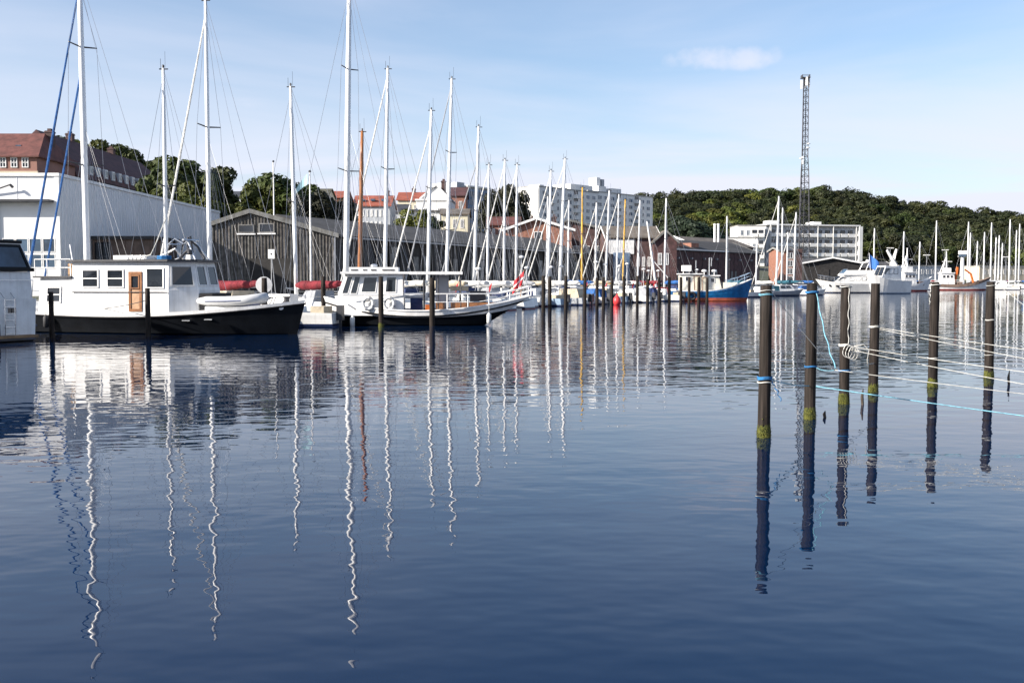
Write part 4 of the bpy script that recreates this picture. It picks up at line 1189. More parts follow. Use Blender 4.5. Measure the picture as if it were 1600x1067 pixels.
# ---- black barge yacht with white wheelhouse
def barge():
    D = 49.3
    t = thing('barge_yacht', 'black-hulled barge yacht with long white wheelhouse and wooden side door', 'motor boat', (X_(258, D) + 1.04, D - .28, 0), R(-15))
    V, sheer, w = hull(t, 15.2, 4.1, 1.12, .95, 1.60, ('white_paint', 'black_hull', 'black_hull', 'black_antifoul'), xs=-8.9, stern=.8, rake=.03, flare=.10, strip=.17, ns=22, deck_drop=.18, sm=.4)
    # rubbing strake and portlights
    m = MB()
    for side in (1, -1): m.path([(r_[1][0], (r_[1][1] + .02) * side, r_[1][2] - .02) for r_ in V], .045, 5)
    m.build('rubbing_strake', 'black_frame', t)
    for x in (1.2, 2.2):
        for side in (1, -1):
            i = min(range(len(V)), key=lambda q: abs(V[q][0][0] - x)); p = V[i][2]
            m = MB(); m.box(x - .2, x + .2, (p[1] + .02) * side - .04, (p[1] + .02) * side + .04, p[2] + .05, p[2] + .10); m.build('portlight', 'steel', t)
    m = MB(); m.lathe([(.02, 0), (.12, .02), (.12, .06), (.02, .08)], n=10); o = m.build('anchor_eye', 'white_paint', t); o.location = (5.3, -.47, 1.25); o.rotation_euler = (R(90), 0, R(15))
    # aft cabin
    cb, f = coam(-6.9, -4.9, 1.75, 1.8, .75, 2.62, 0, .12, .1)
    c = cb.build('aft_cabin', 'white_paint', t)
    pane(f['stb'], .22, .66, .36, .78, .07, .05, ('white_paint', 'glass_dark'), c, bars=1)
    pane(f['port'], .3, .7, .36, .78, .07, .05, ('white_paint', 'glass_dark'), c, bars=1)
    boxes('aft_cabin_roof', 'dark_metal', t, (-7.05, -4.92, -1.85, 1.85, 2.62, 2.70))
    m = MB()
    for x in (-7.0, -6.3, -5.6, -5.0):
        for y in (-1.75, 1.75): m.tube((x, y, 2.7), (x, y, 3.5), .025, n=5)
    for z in (3.1, 3.5):
        m.path([(-5.0, -1.75, z), (-7.0, -1.75, z), (-7.0, 1.75, z), (-5.0, 1.75, z)], .022, 5)
    m.build('sun_deck_rail', 'white_paint', t)
    boxes('deck_locker', 'deck_teak', t, (-5.5, -5.0, -1.3, -.6, 2.71, 3.3))
    m = MB(); m.path([(-4.95, -1.5, 2.7), (-5.35, -1.3, 4.2)], .03, 5); m.build('boarding_pole', 'white_paint', t)
    # main house
    cb, f = coam(-4.9, .25, 1.8, 1.75, .75, 3.36, 0, 0, .06)
    c = cb.build('wheelhouse', 'white_paint', t)
    S = f['stb']; U = lambda px: ((px - 258) / 28.8 + 4.9) / 5.15
    ztoV = lambda z: (z - .75) / 2.61
    for (a, b, z0, z1, br) in ((132.5, 158.5, 2.15, 3.02, 1), (171, 197.5, 2.15, 3.02, 1), (231.5, 258.5, 2.12, 3.08, 0)):
        pane(S, U(a), U(b), ztoV(z0), ztoV(z1), .06, .05, ('white_paint', 'glass_dark'), c, bars=br)
        pane(f['port'], 1 - U(b), 1 - U(a), ztoV(z0), ztoV(z1), .06, .05, ('white_paint', 'glass_dark'), c, bars=br)
    d0 = pane(S, U(205), U(225), ztoV(1.05), ztoV(2.9), .12, .05, ('varnish', 'door_tan'), c, name='side_door')
    pane(S, U(208), U(222), ztoV(2.1), ztoV(2.75), .06, .075, ('varnish', 'glass_dark'), c, name='door_window')
    m = MB(); m.path([(-4.9, -1.83, 1.95), (.2, -1.79, 1.95)], .02, 5); m.build('grab_rail', 'dark_metal', t)
    # faceted front
    fb_ = [(.25, -1.75), (1.30, -.95), (1.30, .95), (.25, 1.75)]
    ft = [(.25, -1.69), (1.05, -.9), (1.05, .9), (.25, 1.69)]
    m = MB(); lo = [(x, y, .75) for x, y in fb_]; md = [(x, y, 2.05) for x, y in fb_]; hi = [(x, y, 3.36) for x, y in ft]
    m.add(lo + md + hi, [(0, 1, 5, 4), (1, 2, 6, 5), (2, 3, 7, 6), (4, 5, 9, 8), (5, 6, 10, 9), (6, 7, 11, 10), (8, 9, 10, 11)])
    fr = m.build('wheelhouse_front', 'white_paint', t)
    for k, (n_, u) in enumerate(((1, None), (2, None), (1, None))):
        c4 = [md[k], md[k + 1], hi[k + 1], hi[k]]
        for q in range(n_):
            pane(c4, (q + .1) / n_, (q + .9) / n_, .14, .86, .05, .04, ('white_paint', 'glass_dark'), fr)
    m = MB()
    ov = [(-5.1, -1.95), (.35, -1.95), (1.35, -1.05), (1.35, 1.05), (.35, 1.95), (-5.1, 1.95)]
    m.add([(x, y, 3.361) for x, y in ov] + [(x, y, 3.46) for x, y in ov], [(5, 4, 3, 2, 1, 0), (6, 7, 8, 9, 10, 11)] + [(i, (i + 1) % 6, 6 + (i + 1) % 6, 6 + i) for i in range(6)])
    m.build('roof', 'dark_metal', t)
    boxes('roof_hatch', 'white_paint', t, (-3.2, -1.4, -1.0, .2, 3.461, 3.68))
    boxes('roof_lamp_box', 'white_paint', t, (.2, .5, -.3, 0, 3.461, 3.7))
    m = MB()     # folded radar mast and coiled gear on the roof
    m.path([(-1.0, -.6, 3.46), (-.6, -.6, 3.6), (-.45, -.6, 4.2), (-.1, -.6, 4.45), (.35, -.6, 4.2)], .035, 6)
    m.path([(-1.0, .6, 3.46), (-.6, .6, 3.6), (-.45, .6, 4.2), (-.1, .6, 4.45), (.35, .6, 4.2)], .035, 6)
    m.tube((.35, -.65, 4.4), (.35, .65, 4.4), .05); m.tube((-.45, -.6, 4.2), (-.45, .6, 4.2), .04)
    m.tube((.35, -.3, 4.4), (.9, -.5, 3.46), .045); m.tube((.35, .3, 4.4), (1.0, .5, 3.46), .045)
    m.build('radar_arch', 'steel', t)
    for (ma, pts, r_) in (('dark_metal', [(.2, -.8, 3.46), (.5, -.5, 3.9), (.2, 0, 4.5), (.6, .2, 4.1), (1.0, .1, 3.5)], .06), ('white_paint', [(-1.6, -.3, 3.46), (-.9, -.2, 3.75), (-.3, -.3, 4.0), (-.1, .1, 3.5)], .05), ('dark_metal', [(-.4, .3, 3.5), (-.2, .2, 4.3), (.15, .3, 4.6), (.3, .3, 3.5)], .05), ('white_rope', [(-2.3, -1.2, 3.5), (-1.6, -1.1, 3.55), (-1.0, -1.2, 3.7), (-.75, -1.1, 4.3), (-.5, -.7, 5.4)], .03)):
        m = MB(); m.path(pts, r_, 6); m.build('folded_gear', ma, t)
    m = MB()
    for k in range(5): m.tube((-1.9 + .22 * k, -1.72, 3.47), (-1.85 + .22 * k, -1.70, 3.62 + .05 * (k % 2)), .05, n=5)
    stuff(m.build('rail_clutter', 'white_paint', t))
    m = MB(); m.lathe([(.06, 0), (.13, .05), (.13, .2), (.04, .26)], (.6, -.5, 3.7), 10); m.build('searchlight', 'dark_metal', t)
    m = MB()
    for k in range(3): m.path([(-.5 + .32 * math.cos(a), -.9 + .3 * math.sin(a), 3.5 + .06 * k) for a in [i * .7 for i in range(9)]], .035, 5, closed=True)
    m.build('rope_coil', 'blue_rope', t)
    # foredeck: windlass, bitts, rail, hatch
    boxes('fore_hatch', 'white_paint', t, (4.5, 5.1, -.4, .4, 1.05, 1.35))
    m = MB(); m.lathe([(.16, 0), (.12, .1), (.12, .4), (.18, .5)], (5.35, 0, 1.25), 8); m.build('windlass', 'dark_metal', t)
    for y in (-.9, .9):
        m = MB(); m.lathe([(.07, 0), (.07, .4), (.1, .44)], (1.9, y, .8), 8); m.build('bitt', 'white_paint', t)
    cb, f = coam(1.7, 4.0, 1.1, .62, .7, 1.28, .1, 0, .05); cb.build('fore_trunk', 'white_paint', t)
    boxes('dinghy_shadow_box', 'black_frame', t, (1.35, 2.0, -.9, .8, .75, 1.9))  # black box put in as the dark shadow under the dinghy
    fender(t, -6.2, -2.05, .25, 'rubber')
    # inflatable dinghy resting on the foredeck
    g = thing('inflatable_dinghy', 'grey-white inflatable dinghy lying on the barge foredeck', 'dinghy')
    g.parent = None
    M_ = Matrix.Translation((X_(258, D) + 1.04, D - .28, 0)) @ Matrix.Rotation(R(-15), 4, 'Z')
    g.matrix_world = M_ @ Matrix.Translation((2.75, -.25, 1.29))
    m = MB(); pts = [(-1.65, -.62, .25), (-1.0, -.66, .24), (0, -.68, .25), (.8, -.62, .28), (1.35, -.36, .36), (1.6, 0, .42), (1.35, .36, .36), (.8, .62, .28), (0, .68, .25), (-1.0, .66, .24), (-1.65, .62, .25)]
    m.path(pts, [.10] + [.23] * 9 + [.10], 10); m.build('buoyancy_tube', 'inflatable', g, smooth=True)
    m = MB(); m.path([(x * 1.005, y * 1.35 if abs(y) > .5 else y * 1.3, z + .0) for x, y, z in pts[1:-1]], .028, 5); m.build('rubbing_band', 'inflatable_dark', g)
    boxes('floor', 'inflatable_dark', g, (-1.4, 1.1, -.5, .5, .02, .10))
    boxes('transom', 'inflatable_dark', g, (-1.45, -1.38, -.5, .5, .1, .5))
    boxes('thwart', 'varnish', g, (-.4, -.15, -.5, .5, .3, .36))
    m = MB(); m.lathe([(.5, 0), (.44, .3), (.25, .42)], (1.1, 0, .0), 3); 
barge()

# ---- white pilothouse boat, bow left
def pilot():
    D = 58.0
    t = thing('pilothouse_boat', 'white pilothouse boat with dark underbody, long canopy and railed stern deck', 'motor boat', (X_(668, D), D, 0), R(184))
    V, sheer, w = hull(t, 11.6, 3.4, 1.62, .80, 1.55, ('white_paint', 'white_paint', 'black_hull', 'black_hull'), xs=-5.8, stern=.55, rake=.04, flare=.14, strip=.30, ns=22, counter=2.6, boot=.30, deck_drop=.22, sm=.55, dark_from=2)
    m = MB()
    for side in (1, -1): m.path([(r_[1][0], (r_[1][1] + .025) * side, r_[1][2]) for r_ in V], .05, 5)
    m.build('rubbing_strake', 'black_frame', t)
    m = MB()
    for side in (1, -1): m.path([(r_[0][0], (r_[0][1]) * side, r_[0][2] + .02) for r_ in V], .05, 5)
    m.build('cap_rail', 'white_paint', t)
    boxes('rudder', 'white_paint', t, (-5.35, -5.05, -.06, .06, -.3, .9))
    # deckhouse + pilothouse. port side faces the camera (heading 184)
    cb, f = coam(1.3, 5.0, 1.35, 1.05, .55, 1.62, .12, 0, .03); c1 = cb.build('deckhouse', 'white_paint', t)
    cb, f = coam(1.35, 4.95, 1.33, 1.03, 1.62, 2.85, .42, 0, .06); c = cb.build('pilothouse', 'white_paint', t)
    P = f['port']                                # u from bow (left in the picture) to stern
    for (a, b) in ((.05, .155), (.18, .29)): pane(P, a, b, .1, .9, .04, .03, ('white_paint', 'glass_dark'), c)
    pane(P, .34, .58, .16, .88, .05, .03, ('white_paint', 'glass_dark'), c)
    pane(P, .72, .90, .16, .88, .05, .03, ('white_paint', 'glass_dark'), c)
    for (a, b) in ((.1, .28), (.42, .66), (.71, .82), (.845, .95)): pane(f['stb'], a, b, .16, .88, .05, .03, ('white_paint', 'glass_dark'), c)
    for k in range(3): pane(f['front'], .05 + k * .31, .33 + k * .31, .12, .9, .04, .03, ('white_paint', 'glass_dark'), c)
    boxes('hand_rail', 'steel', t, (1.4, 4.6, 1.36, 1.40, 1.66, 1.70))
    boxes('roof', 'white_paint', t, (1.0, 4.75, -1.5, 1.5, 2.851, 2.97))
    boxes('canopy', 'grey_canvas', t, (-1.9, .99, -1.45, 1.45, 2.86, 2.95))
    boxes('canopy_edge', 'white_paint', t, (-1.95, .99, 1.46, 1.52, 2.82, 2.98), (-1.95, .99, -1.52, -1.46, 2.82, 2.98))
    for (x, y) in ((.2, 1.35), (-.6, 1.35), (-1.85, 1.35), (.2, -1.35), (-1.85, -1.35)):
        m = MB(); m.tube((x, y, .6), (x, y, 2.87), .035, n=6); m.build('canopy_post', 'dark_metal', t)
    boxes('funnel', 'render_grey', t, (-1.2, -.45, -.4, .4, .55, 2.80))
    boxes('roof_locker', 'white_paint', t, (1.6, 4.3, -.9, 1.1, 2.971, 3.22))
    m = MB()
    for k, wd in enumerate((.5, .18, .3, .24, .4)): m.box(1.8 + k * .5, 1.8 + k * .5 + wd, 1.101, 1.125, 3.02, 3.10)
    m.build('name_board_mark', 'dark_metal', t)
    m = MB(); m.lathe([(.08, 0), (.2, .03), (.2, .14), (.06, .2)], (3.0, 0, 3.221), 10); m.build('roof_vent', 'steel', t)
    boxes('stern_box', 'varnish', t, (-.95, -.45, .6, 1.15, .5, 1.25))
    boxes('crate', 'orange_paint', t, (-.35, .12, .75, 1.2, .5, 1.15))
    boxes('bench', 'varnish', t, (-4.2, -1.3, .35, .75, .85, 1.25))
    boxes('deck_board', 'deck_teak', t, (-4.4, -1.2, -1.0, .3, .62, .85))
    m = MB()
    hts = []
    for i in range(0, 10):
        x, y, z = V[i][0]; hts.append(Vector((x, y - .08, z)))
    for side in (1, -1):
        pp = [Vector((p.x, p.y * side, p.z)) for p in hts] + [Vector((-.2, 1.42 * side, .75))]
        m.path([Vector((p.x, p.y, max(p.z + .55, 1.75))) for p in pp], .035, 5)
        m.path([Vector((p.x, p.y, max(p.z + .28, 1.3))) for p in pp], .022, 5)
        for p in pp[::2] + [pp[-1]]: m.tube(p - Vector((0, 0, .2)), Vector((p.x, p.y, max(p.z + .55, 1.75))), .032, n=5)
    m.build('stern_rail', 'white_paint', t)
    boxes('engine_box', 'navy_canvas', t, (.3, .95, -.8, .9, .55, 1.5))
    boxes('coat_rack', 'dark_metal', t, (-3.3, -2.4, -.6, .2, .85, 1.9))
    boxes('folded_tarp', 'tan_canvas', t, (-2.3, -1.3, -.6, .5, 1.9, 2.15))
    m = MB(); m.tube((3.9, 1.5, .9), (4.3, 2.1, 1.2), .03); m.build('boat_hook', 'white_paint', t)
    fender(t, 4.1, 1.55, -.05, 'fender_white'); fender(t, -3.4, 1.55, .1, 'fender_white')
    M_ = Matrix.Translation((X_(668, D), D, 0)) @ Matrix.Rotation(R(184), 4, 'Z')
    for k, (x, lb) in enumerate(((3.25, 'white lifebuoy with grey bands on the pilothouse side, nearer the bow'), (2.1, 'white lifebuoy with grey bands on the pilothouse side, nearer the canopy'))):
        g = thing('lifebuoy', lb, 'lifebuoy', group='lifebuoys on the pilothouse boat')
        yy = 1.2 + (5.0 - x) * .085 + .05
        g.matrix_world = M_ @ Matrix.Translation((x, yy - .04, 1.22)) @ Matrix.Rotation(R(90), 4, 'X')
        m = MB(); m.path([(.27 * math.cos(a), .31 * math.sin(a), 0) for a in [i * 2 * math.pi / 20 for i in range(20)]], .085, 8, closed=True); m.build('ring', 'fender_white', g, smooth=True)
        for q in range(4):
            a = q * math.pi / 2 + .4
            m = MB(); m.path([(.27 * math.cos(a + d), .31 * math.sin(a + d), 0) for d in (-.18, 0, .18)], .095, 8); m.build('band', 'grey_canvas', g)
    # ensign
    g = thing('stern_flag', 'red flag with white cross hanging from a staff at the pilothouse boat stern', 'flag')
    g.matrix_world = M_ @ Matrix.Translation((-5.2, .3, 1.5))
    m = MB(); m.tube((0, 0, -.2), (-.25, 0, 1.6), .025, n=6); m.build('staff', 'varnish', g)
    m = MB(); nu, nv = 10, 8
    vv = []
    for i in range(nu + 1):
        for j in range(nv + 1):
            u, v = i / nu, j / nv
            vv.append((-.24 + .10 * (1 - v) + u * .55 + .02 * math.sin(9 * v), .07 * math.sin(u * 9 + v * 2), 1.5 - (1 - v) * .75 - u * .55))
    def isx(i, j): return i == 3 or j == 4
    for i in range(nu):
        for j in range(nv):
            m.add([vv[i * (nv + 1) + j], vv[(i + 1) * (nv + 1) + j], vv[(i + 1) * (nv + 1) + j + 1], vv[i * (nv + 1) + j + 1]], [(0, 1, 2, 3)], 1 if isx(i, j) else 0)
    m.build('cloth', ['flag_red', 'sign_white'], g)
pilot()

# ---- white motor yacht at the left edge, stern towards us
def stern_yacht():
    t = thing('motor_yacht', 'white motor yacht with black-framed raked cabin glass and stern ladder', 'motor boat', (-20.6, 41.0, 0), R(150))
    B = 3.7; L = 11
    V, sheer, w = hull(t, L, B, 1.75, 1.7, 2.1, ('white_paint', 'white_paint', 'navy', 'black_antifoul'), xs=0.0, stern=.94, rake=.1, flare=.1, strip=.2, ns=14, deck_drop=.1)
    boxes('swim_platform', 'deck_teak', t, (-.55, -.02, -1.4, 1.4, .18, .28))
    m = MB()
    for y in (-.68, -.24):
        m.path([(-.12, y, .25), (-.12, y, 1.75), (.25, y, 2.1)], .02, 5)
    for k in range(6): m.tube((-.12, -.68, .35 + k * .27), (-.12, -.24, .35 + k * .27), .02, n=5)
    m.build('ladder', 'steel', t)
    c4 = [(-.0, 1.7, 0), (-.0, -1.7, 0), (-.0, -1.7, 1.75), (-.0, 1.7, 1.75)]
    pane(c4, .62, .74, .66, .80, .02, .03, ('white_paint', 'glass_dark'), t)
    pane(c4, .30, .40, .66, .82, .02, .03, ('dark_metal', 'glass_dark'), t)
    cb, f = coam(.12, 7.0, 1.66, 1.3, 1.6, 2.85, 1.2, .05, .05); cb.build('deckhouse', 'white_paint', t)
    cb, f = coam(.16, 5.4, 1.74, 1.3, 2.86, 4.02, 1.4, .40, .26); c = cb.build('flybridge_cabin', 'white_paint', t)
    for k in range(2): pane(f['aft'], .03 + k * .49, .48 + k * .49, .06, .94, .1, .06, ('black_frame', 'glass_blue'), c)
    for s in ('stb', 'port'):
        for k in range(3): pane(f[s], .03 + k * .32, .33 + k * .32, .1, .9, .08, .05, ('black_frame', 'glass_blue'), c)
    boxes('roof', 'black_frame', t, (.5, 4.3, -1.5, 1.5, 4.021, 4.14))
    boxes('coaming_trim', 'black_frame', t, (.02, 1.1, -1.70, -1.62, 2.86, 3.0), (.06, .14, -1.6, 1.6, 2.86, 3.0))
    m = MB()
    m.path([(.1, -1.6, 1.8), (-.02, -1.6, 2.5), (-.02, 1.6, 2.5), (.1, 1.6, 1.8)], .02, 5); m.build('stern_rail', 'steel', t)
    m = MB(); m.box(-.45, -.05, .2, 1.1, .29, .75); m.build('outboard_cover', 'black_frame', t)
    m = MB(); m.path([(.3, -1.9, .62), (1.2, -1.93, .64), (2.6, -1.95, .66)], .06, 6); m.build('rubbing_strake', 'navy', t)
    fender(t, .8, -1.95, .3, 'fender_blue')
stern_yacht()

def cruiser(px, D, L, head, label, hm='gelcoat', name='cabin_cruiser', cover=None, group=None, stripe='navy', hh=1.0, B=None):
    t = thing(name, label, 'motor boat', (X_(px, D), D, 0), R(head), group)
    B = B or L * .34
    V, sheer, w = hull(t, L, B, .75, .8, 1.15, (hm, hm, stripe, 'blue_antifoul'), xs=-L / 2, stern=.9, rake=.12, flare=.2, ns=12)
    cb, f = coam(-L * .12, L * .26, B * .36, B * .26, .75, .8 + .95 * hh, .75, .08, .12); c = cb.build('cabin', 'white_paint', t)
    for s in ('stb', 'port'):
        for k in range(2): pane(f[s], .08 + k * .42, .42 + k * .42, .45, .86, .04, .03, ('dark_metal', 'glass_dark'), c)
    pane(f['front'], .06, .94, .35, .9, .04, .03, ('dark_metal', 'glass_dark'), c)
    cb, f = coam(L * .2, L * .38, B * .24, B * .12, .8, 1.2, .3, 0, .05); cb.build('fore_trunk', 'white_paint', t)
    if cover: cb, f = coam(-L * .45, -L * .115, B * .4, B * .36, .75, 1.65, .05, .35, .15); cb.build('cockpit_cover', cover, t)
    else: boxes('cockpit_seat', 'tan_canvas', t, (-L * .42, -L * .3, -B * .35, B * .35, .7, 1.1))
    rails(t, V, sheer, 6, 11, .5, .018)
    m = MB(); m.box(-L / 2 - .35, -L / 2 - .02, -.2, .2, .35, 1.15); m.box(-L / 2 - .25, -L / 2 - .12, -.08, .08, -.3, .35); m.build('outboard', 'dark_metal', t)
    return t
t = cruiser(440, 55.8, 6.2, 172, 'small white cabin cruiser with a grey disc aerial behind the barge bow')
m = MB(); m.lathe([(.02, 0), (.45, .04), (.45, .1), (.02, .14)], n=16); o = m.build('disc_aerial', 'inflatable', t, smooth=False); o.location = (.9, .3, 2.25); o.rotation_euler = (R(90), 0, R(10))
m = MB(); m.tube((.9, .36, 1.7), (.9, .36, 2.0), .04); m.build('aerial_post', 'steel', t)
cruiser(905, 107.5, 6.5, 150, 'white cabin cruiser with bright blue cockpit cover among the sailboats', cover='blue_canvas')
cruiser(947, 113, 5.5, 150, 'small pale blue cabin cruiser beside the round red buoy', hm='pale_blue_hull')
cruiser(1012, 126, 6.5, 160, 'grey cabin cruiser with red cover left of the blue fishing boat', hm='grey_hull', cover='red_canvas')
cruiser(832, 100, 7.5, 148, 'pale blue cabin boat with white top at the berth beyond the railed stern', hm='pale_blue_hull')
cruiser(868, 104, 7.0, 150, 'grey cabin boat with tan cover next to the pale blue one', cover='tan_canvas', hm='grey_hull')
cruiser(1222, 166, 8.0, 15, 'low pale green-grey motor boat with teal cover below the radio mast', hm='grey_hull', cover='teal_canvas')
cruiser(1250, 180, 7.5, 10, 'white motor boat with navy cover before the big flybridge yacht', cover='navy_canvas')

for (px_, D_, L_, hd, lb_, kw) in ((890, 103.5, 4.6, 150, 'small open-cockpit white boat between piles in the middle berths', {}),
        (926, 108.5, 5.0, 148, 'small white boat with tan cover between piles in the middle berths', dict(cover='tan_canvas')),
        (985, 114.5, 5.2, 152, 'small white boat with grey cover between piles right of the red buoy', dict(cover='grey_canvas')),
        (1000, 119, 4.8, 150, 'small grey boat with navy cover near the blue fishing boat', dict(cover='navy_canvas', hm='grey_hull')),
        (1034, 121.5, 5.0, 158, 'small white boat just off the stern of the blue fishing boat', {}),
        (1188, 152, 6.0, 30, 'small white boat beyond the blue bow under the short mast', {}),
        (1268, 172, 6.0, 20, 'small white boat with blue cover before the flybridge yacht bow', dict(cover='blue_canvas'))):
    cruiser(px_, D_, L_, hd, lb_, hh=.75, **kw)
# small red mooring buoy
m = MB(); m.lathe([(.05, -.2), (.3, -.1), (.42, .2), (.38, .55), (.16, .8), (.06, .9), (.06, 1.05)], n=14)
o = m.build('mooring_buoy', 'buoy_red', smooth=True); p = at(964, 470, 104); o.location = (p.x, 104, .1); tag(o, 'round red mooring buoy floating beside the berth piles', 'buoy')

# ---- blue fishing boat
def blue_boat():
    D = 124.0
    t = thing('fishing_boat', 'bright blue wooden fishing boat with cream wheelhouse and red bottom', 'fishing boat', (X_(1108, D), D, 0), R(-4))
    V, sheer, w = hull(t, 9.8, 3.3, 1.35, 1.3, 2.75, ('white_paint', 'blue_hull', 'orange_antifoul', 'orange_antifoul'), xs=-4.6, stern=.8, rake=.07, flare=.16, strip=.14, ns=16, boot=.35, deck_drop=.3, sm=.35)
    m = MB()
    for side in (1, -1): m.path([(r_[2][0], (r_[2][1] + .03) * side, r_[2][2] + .25) for r_ in V], .045, 5)
    m.build('rubbing_strake', 'blue_hull', t)
    cb, f = coam(-3.6, -1.0, 1.1, 1.05, 1.0, 3.2, .15, 0, .05); c = cb.build('wheelhouse', 'cream_paint', t)
    cb, f2 = coam(-.99, 1.5, 1.1, .9, 1.0, 3.0, .45, 0, .05); c2 = cb.build('fore_cabin', 'cream_paint', t)
    pane(f['stb'], .25, .52, .62, .9, .06, .05, ('white_paint', 'glass_dark'), c)
    pane(f['stb'], .66, .95, .12, .92, .06, .05, ('varnish', 'ivory'), c, name='door')
    pane(f2['stb'], .02, .30, .12, .92, .06, .05, ('varnish', 'ivory'), c2, name='door')
    pane(f2['stb'], .48, .72, .60, .9, .06, .05, ('white_paint', 'glass_dark'), c2)
    for k in range(2): pane(f2['front'], .08 + k * .46, .46 + k * .46, .6, .92, .05, .04, ('white_paint', 'glass_dark'), c2)
    boxes('roof', 'white_paint', t, (-3.8, -.9, -1.25, 1.25, 3.2, 3.32), (-.88, 1.2, -1.15, 1.15, 3.0, 3.12))
    boxes('whaleback', 'cream_paint', t, (1.6, 3.2, -.9, .9, 1.4, 2.25))
    m = MB(); m.box(-3.3, -2.2, -.5, .5, 3.6, 4.3); m.tube((-3.1, 0, 3.3), (-3.1, 0, 3.6), .05); m.tube((-2.4, 0, 3.3), (-2.4, 0, 3.6), .05); m.build('liferaft', 'white_paint', t)
    m = MB(); m.tube((-1.6, 0, 3.3), (-1.6, 0, 4.9), .05); m.tube((.0, 0, 3.1), (0, 0, 5.2), .07); m.path([(.0, 0, 5.2), (.25, 0, 5.2), (.25, 0, 4.2)], .05); m.build('signal_mast', 'steel', t)
    for x in (-.6, .6):
        m = MB(); m.lathe([(.1, 0), (.3, .05), (.3, .22), (.1, .3)], (x, 0, 3.5), 10); m.tube((x, 0, 3.1), (x, 0, 3.5), .06); m.build('radar_dome', 'white_paint', t)
    rails(t, V, sheer, 10, 15, .8, .03, 'pale_blue_hull')
    for x in (-3.9, -2.2):
        m = MB(); m.path([(x + .42 * math.cos(a), -1.62, .62 + .42 * math.sin(a)) for a in [i * 2 * math.pi / 14 for i in range(14)]], .14, 6, closed=True); m.build('tyre_fender', 'rubber', t)
blue_boat()

# ---- big white flybridge yacht and its neighbour
def fly_yacht(px, D, L, head, label, s=1.0):
    t = thing('flybridge_yacht', label, 'motor yacht', (X_(px, D), D, 0), R(head))
    B = L * .3
    V, sheer, w = hull(t, L, B, 1.25, 1.45, 2.15, ('gelcoat', 'gelcoat', 'navy', 'blue_antifoul'), xs=-L / 2, stern=.92, rake=.16, flare=.25, ns=14)
    cb, f = coam(-L * .3, L * .28, B * .38, B * .24, 1.35, 2.75, 2.2, .1, .12); c = cb.build('saloon', 'gelcoat', t)
    for sd in ('stb', 'port'):
        for k in range(5): pane(f[sd], .05 + k * .17, .19 + k * .17, .38, .80, .05, .04, ('black_frame', 'glass_dark'), c)
    for k in range(3): pane(f['front'], .05 + k * .31, .33 + k * .31, .25, .9, .05, .04, ('black_frame', 'glass_dark'), c)
    cb, f = coam(-L * .34, L * .12, B * .38, B * .3, 2.76, 3.5, .9, -.2, .05); c = cb.build('flybridge', 'gelcoat', t)
    pane(f['front'], .08, .92, .3, 1.2, .05, .04, ('steel', 'glass_blue'), c, name='windscreen')
    m = MB()
    for y in (-B * .34, B * .34): m.path([(-L * .22, y, 3.5), (-L * .27, y * .9, 4.6), (-L * .30, y * .7, 4.75)], .08, 5)
    m.box(-L * .33, -L * .26, -B * .28, B * .28, 4.7, 4.85); m.build('radar_arch', 'gelcoat', t)
    m = MB(); m.lathe([(.1, 0), (.35, .05), (.35, .2), (.1, .3)], (-L * .295, 0, 4.85), 10); m.build('radar_dome', 'white_paint', t)
    for k in range(3):
        m = MB(); x = L * (.12 + k * .09); i = min(range(len(V)), key=lambda q: abs(V[q][0][0] - x)); p = V[i][2]
        for sd in (1, -1): m.box(x - .35, x + .35, (p[1] + .05) * sd - .06, (p[1] + .05) * sd + .06, p[2] + .05, p[2] + .32)
        m.build('hull_window', 'glass_dark', t)
    rails(t, V, sheer, 6, 13, .75, .03)
    boxes('swim_platform', 'deck_teak', t, (-L / 2 - .9, -L / 2, -B * .4, B * .4, .25, .4))
    return t
fy = fly_yacht(1325, 204, 13.5, 186, 'big white flybridge motor yacht with dark side windows at the outer berth')
fy.scale = (1, 1.1, 1.28)
def wedge_boat():
    D = 192
    t = thing('launch', 'tall white launch with a raised bow and slanted dark stripe beside the flybridge yacht', 'motor boat', (X_(1383, D), D, 0), R(-150))
    V, sheer, w = hull(t, 9.5, 3.6, 1.8, 1.9, 3.2, ('gelcoat', 'gelcoat', 'pale_blue_hull', 'blue_antifoul'), xs=-4.75, stern=.9, rake=.14, flare=.22, ns=12)
    cb, f = coam(-2.5, 2.4, 1.35, 1.0, 1.8, 4.0, 1.5, .1, .15); c = cb.build('cabin', 'gelcoat', t)
    for k in range(2): pane(f['front'], .06 + k * .46, .48 + k * .46, .35, .9, .05, .04, ('black_frame', 'glass_dark'), c)
    for sd in ('stb', 'port'):
        for k in range(3): pane(f[sd], .06 + k * .26, .28 + k * .26, .45, .85, .05, .04, ('black_frame', 'glass_dark'), c)
    m = MB(); m.path([(-1.5, 0, 4.0), (-2.6, 0, 6.4)], [.45, .2], 4); m.build('mast_fin', 'white_paint', t)
    m = MB(); m.path([(-1.5, .9, 4.0), (.3, .5, 6.2)], [.4, .22], 4); m.build('raised_awning', 'white_canvas', t)
    rails(t, V, sheer, 6, 11, .7, .03)
    t.scale = (1.1, 1.15, 1.3)
wedge_boat()
g = thing('blue_flag', 'large plain blue flag flying above the launch', 'flag', (X_(1362, 196), 196, 1.5))
m = MB(); m.tube((0, 0, 0), (-.6, 0, 6.2), .05); m.build('staff', 'white_paint', g)
m = MB()
